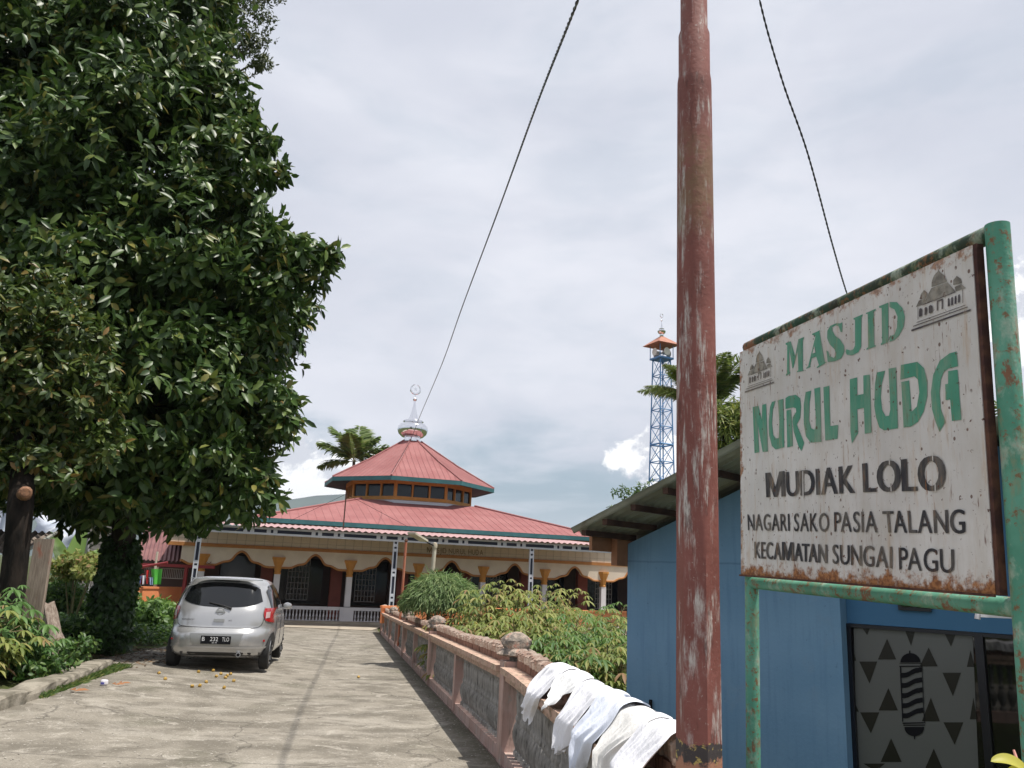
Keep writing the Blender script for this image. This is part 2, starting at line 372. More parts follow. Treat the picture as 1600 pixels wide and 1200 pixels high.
# path: left edge follows the kerb, then widens under the car
def xl(y):
    if y < 9: return -4.6-(9-y)*.9
    if y < 13: return -4.9-(y-9)*.42
    return -6.6-(y-13)*.10
mb = MB(); n_ = 0
py_ = [-8, -4, 0, 2, 3, 4, 5]+[5.5+.5*i for i in range(48)]+[30+.7*i for i in range(13)]
for y in py_:
    a, b = xl(y), xf(y)-.005
    for i in range(25):
        x = a+(b-a)*i/24; mb.v.append((x, y, path_z(x, y)+.004))
for j in range(len(py_)-1):
    for i in range(24):
        a = j*25+i; mb.f.append((a, a+1, a+26, a+25))
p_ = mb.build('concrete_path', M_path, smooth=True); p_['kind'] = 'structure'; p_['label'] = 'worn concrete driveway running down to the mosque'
mb = MB(); mb.quad((-22, 31.5, -.70), (-3.6, 31.5, -.70), (13, 41.5, -.885), (-26, 41.5, -.885))
yd = MB()
for (x0, x1, y0, y1) in ((-26, 14, 33.2, 50),):
    yd.poly([(x0, y0, G(y0)+.02), (xf(y0)-.3, y0, G(y0)+.02), (xf(y0)-.3, 36, G(36)+.02), (x1, 38, G(38)+.02), (x1, y1, G(38)+.02), (x0, y1, G(38)+.02)])
yd.build('yard', M_yard)['kind'] = 'structure'
# road behind the camera and grass verge (seen in the shop window)
mb = MB(); mb.quad((-60, -7, .012), (60, -7, .012), (60, -1.5, .012), (-60, -1.5, .012)); o = mb.build('road', mat('asphalt_road', (.07, .07, .068), .9, (.10, .10, .095), 3)); o['kind'] = 'structure'
# kerb
kp = [gnd(-330, 1200), gnd(-160, 1150), gnd(0, 1112), gnd(60, 1092), gnd(110, 1074), gnd(150, 1056), gnd(180, 1042)]
mb = MB(); rr = []
for i in range(len(kp)-1):
    for k in range(6):
        t = k/6; p = np.array(kp[i])*(1-t)+np.array(kp[i+1])*t; q = np.array(kp[i+1])-np.array(kp[i]); q[2] = 0; q /= np.linalg.norm(q); nn = np.array([-q[1], q[0], 0])
        j1, j2, j3 = [random.uniform(-.012, .012) for _ in range(3)]
        h = .13+.01*math.sin(i*6+k)
        rr.append([p-np.array([0, 0, .1]), p+nn*(j1+.005)+[0, 0, h*.55], p+nn*(.015+j2)+[0, 0, h-.02], p+nn*(.04+j3)+[0, 0, h], p+nn*.27+[0, 0, h+j1], p+nn*.30+[0, 0, -.1]])
mb.rings(rr, True, True)
mb.build('kerb', M_kerb, smooth=False)['kind'] = 'structure'

# ------------------------------------------------------------------ balustrade along the path
fence = thing('balustrade_wall', 'weathered pink and grey balustrade wall sloping down the right side of the concrete path', 'balustrade', (xf(7.3), 7.3, 0))
_fo = np.array([xf(7.3), 7.3, 0])
def fl(y, d, h):        # y along, d outward (to the right), h above path edge
    s = .186 if y >= 7.3 else .140
    k = math.sqrt(1+s*s)
    return np.array([xf(y)+d/k, y+d*s/k, path_z(xf(y), y)+h])-_fo
def fseg(mb, y0, y1, d0, d1, h0, h1, n=1):
    for i in range(n):
        a = y0+(y1-y0)*i/n; b = y0+(y1-y0)*(i+1)/n
        mb.hexa([fl(a, d0, h0), fl(a, d1, h0), fl(b, d1, h0), fl(b, d0, h0), fl(a, d0, h1), fl(a, d1, h1), fl(b, d1, h1), fl(b, d0, h1)][0:8])
piers = [2.75, 7.3, 13.6, 19.8, 26.0, 32.2]
prof = [(.036, 0), (.036, .03), (.022, .045), (.030, .07), (.047, .12), (.050, .16), (.040, .20), (.024, .23), (.030, .245), (.030, .26), (.020, .275), (.024, .33), (.030, .41), (.022, .43), (.034, .445), (.034, .49)]
me_bal = MB().lathe(prof, 8).mesh('baluster', M_balu, True)
def head(rad, hh):      # weathered lotus-like finial
    mb = MB(); pr_ = [(.10, 0), (.085, .02), (.06, .03), (.06, .075), (.12, .085), (.155, .10), (.15, .13), (.115, .155), (.13, .19), (.125, .23), (.09, .27), (.05, .295), (.015, .305)]
    rs = []
    for k, (r, z) in enumerate(pr_):
        rs.append([((r*(1+(.13*math.cos(5*a+k*.4)+random.uniform(-.16, .16))*(1 if k > 3 else .1)))*math.cos(a)*rad, (r*(1+(.13*math.cos(5*a+k*.4)+random.uniform(-.1, .1))*(1 if k > 3 else .1)))*math.sin(a)*rad, z*hh) for a in (2*math.pi*j/20 for j in range(20))])
    return mb.rings(rs, True, True)
bricks = []; fartips = MB(); farbricks = MB(); neartips = MB()
for i, y0 in enumerate(piers):
    mb = MB(); fseg(mb, y0-.11, y0+.11, 0, .24, -.25 if y0 > 4 else -.1, .81 if i else .70); mb.build('pier', M_pier, fence)
    f_ = head(.98 if i else .56, .90 if i else .7).build('finial', M_finial, fence, smooth=True, loc=tuple(fl(y0, .12, .775 if i else .69)))
    if i == len(piers)-1: break
    y1 = piers[i+1]; a, b = y0+.11, y1-.11
    if i == 0: a = 3.17
    mids = [] if i == 0 else [(a+b)/2]
    for m_ in mids:
        mb = MB(); fseg(mb, m_-.075, m_+.075, .012, .20, .02, .69); mb.build('pier', M_pier, fence)
    mb = MB(); fseg(mb, a, b, .02, .21, -1.15 if y0 > 4 else -.9, .0, 1); fseg(mb, a, b, .03, .20, .0, .10, 1); mb.build('plinth', M_pier, fence)
    mb = MB(); fseg(mb, a, b, .012, .20, .655, .715, 10); fseg(mb, a, b, -.035, .205, .715, .765, 10); mb.build('coping', M_coping, fence)
    y = a+.07
    while y < b-.05:
        if not mids or abs(y-mids[0]) > .12:
            o = meshobj('baluster', me_bal, fence, loc=tuple(fl(y, .115, .10))); o.rotation_euler = (random.uniform(-.02, .02), random.uniform(-.02, .02), random.uniform(0, 6)); o.scale = (random.uniform(1.0, 1.15),)*2+(1.13,)
        y += .115
    def sag(y): return .012*math.sin((y-a)/(b-a)*math.pi*3)
    y = a+.01
    while y < b-.16:      # course of bricks under the tile crest
        L = random.uniform(.15, .19); h = .058
        tgt = MB() if i < 2 else farbricks
        dd = random.uniform(-.004, .004)
        tgt.hexa([fl(y, .10+dd, .765), fl(y, .17, .765), fl(y+L-.008, .17, .765), fl(y+L-.008, .10+dd, .765), fl(y, .10+dd, .765+h), fl(y, .17, .765+h), fl(y+L-.008, .17, .765+h), fl(y+L-.008, .10+dd, .765+h)])
        if i < 2: tgt.build('brick', M_crest, fence)
        y += L
    y = a+.01
    while y < b-.03:      # small upright tiles with pointed chalky tops
        w = .024; h = .826; t = h+random.uniform(.062, .098)+sag(y)+(.03*(1-min(1, (y-a)/.5)))
        tgt = neartips if i < 2 else fartips
        dd = random.uniform(.078, .104)
        tgt.hexa([fl(y, dd+.01, h), fl(y, .185, h), fl(y+w, .185, h), fl(y+w, dd+.01, h), fl(y+.004, dd, t-.02), fl(y+.004, .18, t-.02), fl(y+w-.004, .18, t-.02), fl(y+w-.004, dd, t-.02)])
        tgt.hexa([fl(y+.002, dd-.006, t-.02), fl(y+.002, .182, t-.02), fl(y+w-.002, .182, t-.02), fl(y+w-.002, dd-.006, t-.02), fl(y+.010, dd+.02, t), fl(y+.010, .16, t), fl(y+w-.010, .16, t), fl(y+w-.010, dd+.02, t)])
        y += w+random.uniform(.008, .018)
farbricks.build('brick_course', M_crest, fence, kind='stuff'); fartips.build('tile_crest', M_tip, fence, kind='stuff'); neartips.build('tile_crest', M_tip, fence, kind='stuff')
# the next stretch of balustrade, nearer than the utility pole
mb = MB(); fseg(mb, .4, 2.63, .02, .21, -.2, .165); fseg(mb, .4, 2.63, -.03, .205, .655, .765); mb.build('coping', M_coping, fence)

# ------------------------------------------------------------------ blue house with the barber window
HC = np.array([at(981, 850, 9.5)[0], 9.5, -1.0]); HW = np.array([.72, -.694, 0]); HIN = np.array([.694, .72, 0])
zc = at(981, 850, 9.5)[2]+1.0
mt = Matrix.Identity(4)
for i in range(3): mt[i][0] = HW[i]; mt[i][1] = HIN[i]; mt[i][3] = HC[i]
house = thing('blue_house', 'blue rendered house with corrugated gable roof behind the green mosque sign', 'house', mtx=mt)
def HP(px, py, d=0.):
    p = plane_hit(px, py, HC+HIN*d, HIN)-HC; return (float(p@HW), float(p[2]))
T1 = HP(1315, 1000)[0]; SL = .40; TR = 2.98; TE = 6.2
def roofz(t): return zc+.10+SL*(t if t < TR else 2*TR-t)
def wtop(t): return roofz(t)-.10
mb = MB()
def prism(mb, pts, d0, d1):
    n = len(pts); mb.v_ = len(mb.v); k = len(mb.v)
    mb.v += [(t, d0, z) for t, z in pts]+[(t, d1, z) for t, z in pts]
    mb.f += [tuple(k+i for i in range(n)), tuple(k+n+i for i in range(n))[::-1]]+[(k+i, k+n+i, k+n+(i+1) % n, k+(i+1) % n) for i in range(n)]
    return mb
prism(mb, [(0, 0), (T1, 0), (T1, wtop(T1)), (0, wtop(0))], 0, .16)
mb.box(.002, .16, .162, 7, 0, wtop(0)); mb.box(TE-.36, TE-.2, .5, 7, 0, wtop(TE-.2)); mb.box(.16, TE-.36, 6.85, 7, 0, wtop(0))
mb0 = None
dt, dz = HP(1322, 978, .14); d2 = HP(1522, 985, .14)[0]; d3 = HP(1545, 1100, .14)[0]; dz2 = HP(1578, 986, .14)[1]; dz = (dz+dz2)/2
mb.box(T1-.16, T1-.001, .162, .55, 0, wtop(T1)-.02); mb.build('wall', M_blue, house)
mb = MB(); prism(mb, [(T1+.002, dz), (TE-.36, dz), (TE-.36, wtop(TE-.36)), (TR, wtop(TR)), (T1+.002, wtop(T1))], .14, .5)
mb.box(TE-1.6, TE-.36, .352, .5, 0, dz-.002); mb.build('wall', M_bluerecess, house, label='darker blue recessed wall above the dark window')
# roof
def corr(t0, t1, name):
    mb = MB(); d0, d1 = -.92, 7.4; nv = int((d1-d0)/.0175)
    def fn(u, v):
        t = t0+(t1-t0)*u; d = d0+(d1-d0)*v; return (t, d, roofz(t)+.032+.027*math.cos(2*math.pi*(d-d0)/.13))
    mb.grid(fn, 6, nv); return mb.build(name, M_galv, house, smooth=True)
corr(-.10, TR, 'roof_sheet'); corr(TR, TE+.1, 'roof_sheet')
MB().tube([(TR, -.93, roofz(TR)+.045), (TR, 7.4, roofz(TR)+.045)], .06, 8).build('ridge_cap', M_galv, house, smooth=True)
for t in (.02, .30, .66, 1.05, 1.5, 2.0, 2.5, 2.9, 3.1, 3.6, 4.2, 4.8, 5.4, 6.0):
    z = roofz(t)-.005; MB().box(t-.03, t+.03, -.84, .1, z-.06, z).build('purlin', M_purlin, house)
MB().box(-.13, -.09, -.55, 6.9, roofz(-.1)-.16, roofz(-.1)).build('fascia_board', M_brownpaint, house)
prism(MB(), [(-.085, wtop(0)-.25), (-.003, wtop(0)-.25), (-.003, wtop(0)+.05), (-.085, wtop(0)+.05)], -.2, .25).build('eave_block', M_brownpaint, house)
a_, b_ = HP(1019, 1112), HP(1019, 1093)
MB().tube([(a_[0], -.03, a_[1]), (a_[0], -.03, b_[1])], .018, 8).build('pipe_stub', M_black, house)
# glass front: frame, panes, printed triangles and the barber pole
win = MB(); F1 = HP(1331, 1000, .14)[0]
for (x0, x1) in ((dt, F1), (d2, d3), (TE-1.72, TE-1.6)): win.box(x0, x1, .12, .21, 0, dz-.003)
win.box(F1, d2, .125, .21, dz-.035, dz-.004); win.box(d3, TE-1.72, .125, .21, dz-.035, dz-.004); win.box(F1, d2, .125, .21, 0, .06); win.box(d3, TE-1.72, .125, .21, 0, .06)
wf = win.build('window_frame', M_blackframe, house)
for (x0, x1) in ((F1, d2), (d3, TE-1.72)): MB().box(x0+.002, x1-.002, .162, .17, .062, dz-.037).build('pane', M_glass, wf)
def deco(polys, d, m, name, par):
    mb = MB()
    for P in polys:
        mb.poly([(lambda q: (q[0], .14+d, q[1]))(HP(1300+x/5, 960+y/5, .14+d)) for x, y in P])
    return mb.build(name, m, par)
# frosted film = whole pane minus triangles: laid as film, with the clear triangles as darker glass on top
deco([[(170, 108), (1098, 132), (1145, 1230), (196, 1230)]], .018, M_frost, 'frosted_film', wf)
tri = []
def up(x, y, w, h, sk=0): tri.append([(x, y), (x+w*.5, y+h+sk), (x-w*.5, y+h)])
for (x, y, w, h) in ((430, 190, 143, 162), (755, 258, 140, 148), (1083, 280, 60, 130), (440, 575, 150, 175), (772, 650, 140, 185), (1105, 650, 56, 170), (462, 968, 165, 185), (795, 1048, 160, 185)): up(x, y, w, h)
tri += [[(172, 290), (188, 362), (166, 365)], [(172, 680), (210, 760), (172, 760)]]
for (x, y, w, h) in ((283, 368, 140, 172), (935, 455, 145, 185), (294, 765, 150, 165), (948, 843, 155, 175), (265, 100, 65, 62), (608, 108, 90, 138), (920, 122, 110, 130), (330, 1165, 170, 60)):
    tri.append([(x-w*.5, y), (x+10, y+h), (x+w*.5, y)])
deco(tri, .014, mat('clear_dark_triangles', (.020, .020, .016), .25, spec=.3), 'triangle_print', wf)
bp = []
bp.append([(533, 376)]+[(612+79*math.cos(math.pi-t*math.pi/10), 376-74*math.sin(t*math.pi/10)) for t in range(1, 10)]+[(690, 374)])
bp += [[(525, 384), (530, 380), (700, 378), (700, 384)], [(525, 402), (526, 410), (706, 408), (705, 400)], [(602, 282), (612, 282), (612, 310), (602, 310)]]
bp += [[(530, 410), (540, 410), (556, 838), (548, 838)], [(700, 408), (705, 408), (724, 838), (718, 838)]]
for k in range(5):
    y = 452+k*79; x = 541+k*3.2
    top = [(x, y+5)]+[(x+158*i/12, y+(5-40*(.5-.5*math.cos(math.pi*min(1, max(0, (i/12-.12)/.7))))-(4 if i > 10 else 0))) for i in range(1, 13)]
    bot = [(px+1, py+38) for px, py in top]
    bp.append(top+bot[::-1])
bp += [[(552, 845), (726, 842), (732, 850), (552, 855)], [(556, 862), (728, 860), (726, 868), (558, 870)], [(566, 880)]+[(643+78*math.cos(math.pi+t*math.pi/10), 880-72*math.sin(math.pi+t*math.pi/10)) for t in range(1, 10)]+[(720, 878)], [(640, 950), (650, 950), (649, 975), (641, 975)]]
deco([p[::-1] for p in bp], .010, M_black, 'barber_pole_print', wf)
q0, q1 = HP(1403, 925, .13), HP(1456, 956, .13)
MB().box(q0[0], q1[0], .105, .135, q1[1], q0[1]+.1).build('vent_frame', M_blackframe, house)
for k in (0, 1):
    a = q0[0]+.03+(q1[0]-q0[0])*.46*k; MB().box(a, a+(q1[0]-q0[0])*.36, .09, .104, q1[1]+.03, q0[1]+.07).build('vent_pane', M_glass, house)
lp = at(1548, 957, 6.0)
lamp = thing('wall_bracket', 'small bright white plastic bracket sticking out between the sign post and blue wall', 'bracket', tuple(lp))
MB().box(-.09, .16, -.03, .03, -.035, -.005).build('arm', M_white, lamp); MB().tube([(-.10, 0, -.05), (-.09, 0, .0), (-.05, 0, .05), (-.02, 0, .06)], .02, 8).build('hook', M_white, lamp, True)
# ------------------------------------------------------------------ mosque
AZ = math.radians(18.5); MO = at(647.5, 978, 38); MO[2] = G(38)
UD = np.array([math.cos(AZ), math.sin(AZ), 0]); VD = np.array([-math.sin(AZ), math.cos(AZ), 0])
mosque = thing('mosque', 'mosque with two tier red metal roof, silver dome and arched cream verandah', 'mosque', tuple(MO), AZ)
BAY = 3.08
def ML(p): p = np.array(p)-MO; return np.array([p@UD, p@VD, p[2]])
def MP(px, py, v): return ML(plane_hit(px, py, MO+VD*v, VD))
ZR, ZC0, ZC1, ZS, ZPK, ZB0, ZB1, ZT0, ZT1 = .73, 2.02, 2.74, 2.30, 2.90, 3.04, 3.18, 3.72, 3.88
U0_, U1_ = float(MP(262, 850, 0)[0]), 6*BAY
cols = [k*BAY for k in range(-3, 6)]
MB().box(U0_-.5, U1_, -.6, 3.4, .0, .14).build('floor_slab', M_yard, mosque)
# arches
hp_ = [(0, 0), (.10, .0), (.15, .03), (.20, .14), (.25, .24), (.32, .30), (.365, .42), (.40, .66), (.44, .87), (.475, .97), (.50, 1.0)]
arch = [(x, z) for x, z in hp_]+[(1-x, z) for x, z in hp_[-2::-1]]
def smoothpts(P, n=3):
    out = []
    for i in range(len(P)-1):
        p0, p1, p2, p3 = P[max(i-1, 0)], P[i], P[i+1], P[min(i+2, len(P)-1)]
        for k in range(n):
            t = k/n; out.append(tuple(.5*((2*p1[c])+(-p0[c]+p2[c])*t+(2*p0[c]-5*p1[c]+4*p2[c]-p3[c])*t*t+(-p0[c]+3*p1[c]-3*p2[c]+p3[c])*t**3) for c in (0, 1)))
    return out+[P[-1]]
arch = smoothpts(arch)
for k in range(-4, 5):
    u0 = k*BAY; P = [(u0+.14+(BAY-.28)*x, ZS+(ZPK-ZS)*z) for x, z in arch]
    if k == -4: P = [(u0+BAY*.72, ZS+.1)]+[p for p in P if p[0] > u0+BAY*.72]
    mb = MB()
    for i in range(len(P)-1):
        (a, za), (b, zb) = P[i], P[i+1]
        mb.hexa([(a, -.1, za), (b, -.1, zb), (b, .1, zb), (a, .1, za), (a, -.1, ZB0), (b, -.1, ZB0), (b, .1, ZB0), (a, .1, ZB0)])
    if k > -4: mb.box(u0-.14, u0+.138, -.1, .1, ZC1, ZB0)
    mb.build('arch_panel', M_cream, mosque)
    MB().tube([(u, -.11, z) for u, z in P], .045, 6).build('arch_trim', M_ochred, mosque, True)
capm = MB().lathe([(.15, 0), (.155, .06), (.13, .09), (.15, .16), (.17, .28), (.22, .42), (.26, .58), (.30, .64), (.30, .72)], 8, a0=math.pi/8).mesh('capital', M_ochre)
shm = MB().box(-.125, .125, -.125, .125, ZR+.02, ZC0).mesh('shaft', M_white)
for u in cols:
    c = meshobj('column', shm, mosque, loc=(u, 0, 0)); meshobj('capital', capm, c, loc=(0, 0, ZC0))
    MB().box(u-.30, u+.30, -.16, .16, 0, ZR-.005).build('column_base', M_white, mosque)
bm_ = MB().lathe([(.035, 0), (.035, .06), (.02, .08), (.045, .17), (.02, .30), (.03, .36), (.035, .42)], 6).mesh('baluster', M_white)
for u in cols[:-1]:
    MB().box(u+.302, u+BAY-.302, -.09, .09, ZR-.14, ZR).build('rail', M_white, mosque)
    MB().box(u+.302, u+BAY-.302, -.09, .09, 0, .16).build('rail_base', M_white, mosque)
    n = 17
    for i in range(n): meshobj('baluster', bm_, mosque, loc=(u+.40+(BAY-.8)*i/(n-1), 0, .162))
mb = MB(); mb.box(U0_, U1_, -.16, .12, ZB0, ZB1); mb.build('cornice', M_ochred, mosque)
mb = MB(); mb.box(U0_-.1, U1_, -.2, .12, ZT0, ZT1); mb.build('cornice', M_ochre, mosque)
MB().box(U0_, U1_, -.08, .12, ZB1, ZT0).build('frieze', mat('frieze_grout', (.34, .29, .23), .8), mosque)
tA = MB().box(.008, .375, -.100, -.082, ZB1+.006, ZB1+.18).mesh('tile', M_ftile); tB = MB().box(.008, .375, -.100, -.082, ZB1+.19, ZT0-.006).mesh('tile', M_ftile)
i = 0; u = U0_+.02
while u < U1_-.4 and i < 140:
    o = meshobj('tile', tA, mosque, loc=(u, random.uniform(-.003, .001), 0)); o = meshobj('tile', tB, mosque, loc=(u, random.uniform(-.003, .001), 0)); u += .383; i += 2
# inside of the verandah
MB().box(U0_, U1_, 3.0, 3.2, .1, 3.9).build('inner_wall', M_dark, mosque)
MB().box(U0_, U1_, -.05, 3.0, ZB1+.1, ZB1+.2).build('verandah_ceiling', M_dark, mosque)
for k, u in enumerate(cols[:-1]):
    MB().box(u+BAY*.80, u+BAY*.97, 1.6, 1.9, .14, ZB1+.1).build('inner_pillar', M_maroon, mosque)
    fr = MB().box(u+.3, u+2.25, 2.93, 2.998, .7, 2.75).build('window', M_win, mosque)
    if k in (1, 2, 4, 6):
        g = MB(); a0, a1 = (u+.62, u+1.55)
        for i in range(7): x = a0+(a1-a0)*i/6; g.box(x-.012, x+.012, 2.2, 2.22, .9, 2.95)
        for i in range(9): z = .9+i*.25; g.box(a0, a1, 2.222, 2.24, z-.012, z+.012)
        g.build('grille', M_grille, mosque)
# main roof
PCn = ML(at(643, 700, 50.0)); UC, VC = PCn[0], PCn[1]; W = 9.05
ev = VC-W
z_e = MP(640, 822, ev)[2]; zl = MP(643, 784, VC-3.6)[2]; RL = 3.9
zu = MP(643, 744.5, VC-5.1)[2]; zap = ML(at(643, 690, 50))[2]
mb = MB()
E_ = [(UC-W, VC-W), (UC+W, VC-W), (UC+W, VC+W), (UC-W, VC+W)]; h = 3.3
I_ = [(UC-h, VC-h), (UC+h, VC-h), (UC+h, VC+h), (UC-h, VC+h)]
for i in range(4):
    j = (i+1) % 4; mb.quad((*E_[i], z_e), (*E_[j], z_e), (*I_[j], zl), (*I_[i], zl))
    mb.quad((*E_[j], z_e-.04), (*E_[i], z_e-.04), (*I_[i], zl-.04), (*I_[j], zl-.04))
mb.quad(*[(x, y, zl-.02) for x, y in I_]); rf = mb.build('roof', M_redroof, mosque)
rb = MB()
for i in range(4):
    (ax, ay), (bx, by) = E_[i], E_[(i+1) % 4]; (cx, cy), (dx, dy) = I_[i], I_[(i+1) % 4]
    rb.tube([(ax, ay, z_e+.02), (cx, cy, zl+.02)], .07, 6)
    n = 44
    for k in range(1, n):
        t = k/n; ex, ey = ax+(bx-ax)*t, ay+(by-ay)*t
        # rib runs straight up the slope until it meets the hip
        L = 2*W; s = t*L; run = min(s, L-s, W-h); nx, ny = -(by-ay)/L, (bx-ax)/L
        zz = z_e+(zl-z_e)*run/(W-h)
        rb.tube([(ex, ey, z_e+.006), (ex+nx*run, ey+ny*run, zz+.003)], .008, 4)
rb.build('roof_rib', M_redrib, mosque, kind='stuff')
mb = MB()
for i in range(4):
    (ax, ay), (bx, by) = E_[i], E_[(i+1) % 4]; L = 2*W; nx, ny = (by-ay)/L, -(bx-ax)/L
    mb.hexa([(ax, ay, z_e-.21), (bx, by, z_e-.21), (bx-nx*.05, by-ny*.05, z_e-.21), (ax-nx*.05, ay-ny*.05, z_e-.21), (ax, ay, z_e-.005), (bx, by, z_e-.005), (bx-nx*.05, by-ny*.05, z_e-.045), (ax-nx*.05, ay-ny*.05, z_e-.045)])
mb.build('fascia', M_teal, mosque)
MB().box(UC-W+.35, UC+W-.35, ev+.35, VC+W-.3, z_e-.9, z_e-.215).build('upper_wall', mat('ochre_wall', (.58, .36, .10), .7, (.64, .42, .14), 1), mosque)
def octa(R, z, a0=math.pi/8): return [(UC+R*math.cos(a0+k*math.pi/4), VC+R*math.sin(a0+k*math.pi/4), z) for k in range(8)]
# lantern
lz0, lz1 = zl-.1, zu+.25; RW = RL
zw0 = MP(643, 776.5, VC-RL*.92)[2]; zw1 = MP(643, 757, VC-RL*.92)[2]
mb = MB().rings([octa(RW, lz0), octa(RW, zw0)], False, True); mb.rings([octa(RW, zw1), octa(RW, lz1)], True, True)
for k in range(8):
    a, b = Vector(octa(RW, 0)[k]), Vector(octa(RW, 0)[(k+1) % 8]); c = Vector((UC, VC, 0)); n = ((a+b)/2-c).normalized()
    for t, w in ((0, .22), (1/3, .09), (2/3, .09), (1, .22)):
        p = a.lerp(b, t); d = (b-a).normalized(); q = [p-d*w/2, p+d*w/2]
        if t == 0: q = [p, p+d*w/2]
        if t == 1: q = [p-d*w/2, p]
        mb.hexa([(*(q[0]-n*.0).xy, zw0), (*q[1].xy, zw0), (*(q[1]-n*.12).xy, zw0), (*(q[0]-n*.12).xy, zw0), (*q[0].xy, zw1), (*q[1].xy, zw1), (*(q[1]-n*.12).xy, zw1), (*(q[0]-n*.12).xy, zw1)])
mb.build('lantern', M_ochre, mosque)
for k in range(8):
    a, b = Vector(octa(RW-.10, 0)[k]), Vector(octa(RW-.10, 0)[(k+1) % 8])
    for j in range(3):
        p, q = a.lerp(b, j/3+.03), a.lerp(b, (j+1)/3-.03)
        w = MB().hexa([(*p.xy, zw0), (*q.xy, zw0), (*(q*.0+q).xy, zw0+.001), (*p.xy, zw0+.001), (*p.xy, zw1), (*q.xy, zw1), (*q.xy, zw1+.001), (*p.xy, zw1+.001)])
        n_ = (Vector((UC, VC, 0))-(a+b)/2).normalized()*.02
        w = MB().hexa([(p.x, p.y, zw0), (q.x, q.y, zw0), (q.x+n_.x, q.y+n_.y, zw0), (p.x+n_.x, p.y+n_.y, zw0), (p.x, p.y, zw1), (q.x, q.y, zw1), (q.x+n_.x, q.y+n_.y, zw1), (p.x+n_.x, p.y+n_.y, zw1)])
        w.build('window', M_win, mosque)
mb = MB().rings([octa(RW+.10, zw0-.42), octa(RW+.16, zw0-.40), octa(RW+.16, zw0-.24), octa(RW+.02, zw0-.20)]); mb.build('flashing', M_flash, mosque)
# upper roof
RU = 5.25
mb = MB(); rr = octa(.56, zap); er = octa(RU, zu)
mr = [tuple(np.array(er[k])*.5+np.array(rr[k])*.5-np.array([0, 0, .10])) for k in range(8)]
mb.rings([er, mr, rr], False, True); mb.rings([octa(RU, zu-.03), octa(RW-.1, zu+.32)][::-1]); ur = mb.build('upper_roof', M_redroof, mosque)
mb = MB()
for k in range(8):
    mb.tube([np.array(er[k])+[0, 0, .02], np.array(mr[k])+[0, 0, .03], np.array(rr[k])+[0, 0, .02]], .06, 6)
    for j in range(1, 13):
        t = j/13; e0 = np.array(er[k])*(1-t)+np.array(er[(k+1) % 8])*t; r0 = np.array(rr[k])*(1-t)+np.array(rr[(k+1) % 8])*t; c0 = np.array(mr[k])*(1-t)+np.array(mr[(k+1) % 8])*t
        f = min(t, 1-t)*2; stop = min(1, f*1.25)       # ribs die into the hips
        # straight up slope: direction to the parallel point of the upper octagon
        d = ((np.array(rr[k])+np.array(rr[(k+1) % 8]))/2-(np.array(er[k])+np.array(er[(k+1) % 8]))/2)
        mb.tube([e0+[0, 0, .015], e0+d*.5*stop-[0, 0, .10*stop-.015], e0+d*stop*.98+[0, 0, -.02+.012]], .008, 4)
mb.build('roof_rib', M_redrib, mosque, kind='stuff')
mb = MB().rings([octa(RU+.01, zu-.24), octa(RU+.01, zu-.01)]); mb.rings([octa(RU-.05, zu-.24), octa(RU-.05, zu-.03)][::-1]); mb.rings([octa(RU+.01, zu-.24), octa(RU-.05, zu-.24)][::-1]); mb.build('fascia', M_teal, mosque)
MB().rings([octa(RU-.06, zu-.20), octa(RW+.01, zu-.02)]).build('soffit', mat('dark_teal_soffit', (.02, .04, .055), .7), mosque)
# dome and finial
DZ = zap-.02
dome = MB().lathe([(.60, 0), (.60, .05), (.51, .07), (.50, .24), (.66, .30), (.86, .48), (.95, .72), (.92, .94), (.78, 1.10), (.55, 1.20), (.64, 1.27), (.60, 1.34), (.38, 1.37), (.30, 1.46)], 28, (UC, VC, DZ)).build('dome', M_chrome, mosque, True)
MB().lathe([(.30, 1.44), (.19, 1.8), (.10, 2.25), (.055, 2.58), (.10, 2.62), (.13, 2.70), (.10, 2.78), (.035, 2.82), (.03, 3.08)], 16, (UC, VC, DZ)).build('spire', M_chrome, dome, True)
mb = MB(); cz = DZ+3.36; mb.tube([(UC+.30*math.cos(a), VC, cz+.30*math.sin(a)) for a in (math.radians(100+330*i/26) for i in range(27))], [.028+.04*math.sin(math.pi*i/26) for i in range(27)], 6)
st = [(UC+(.13 if i % 2 == 0 else .055)*math.sin(i*math.pi/5), VC, cz+(.13 if i % 2 == 0 else .055)*math.cos(i*math.pi/5)) for i in range(10)]
mb.v += [(x, y-.02, z) for x, y, z in st]+[(x, y+.02, z) for x, y, z in st]; k = len(mb.v)-20
mb.f += [tuple(k+i for i in range(10)), tuple(k+10+i for i in range(10))[::-1]]+[(k+i, k+(i+1) % 10, k+10+(i+1) % 10, k+10+i) for i in range(10)]
mb.build('crescent_and_star', M_chrome, dome, True)
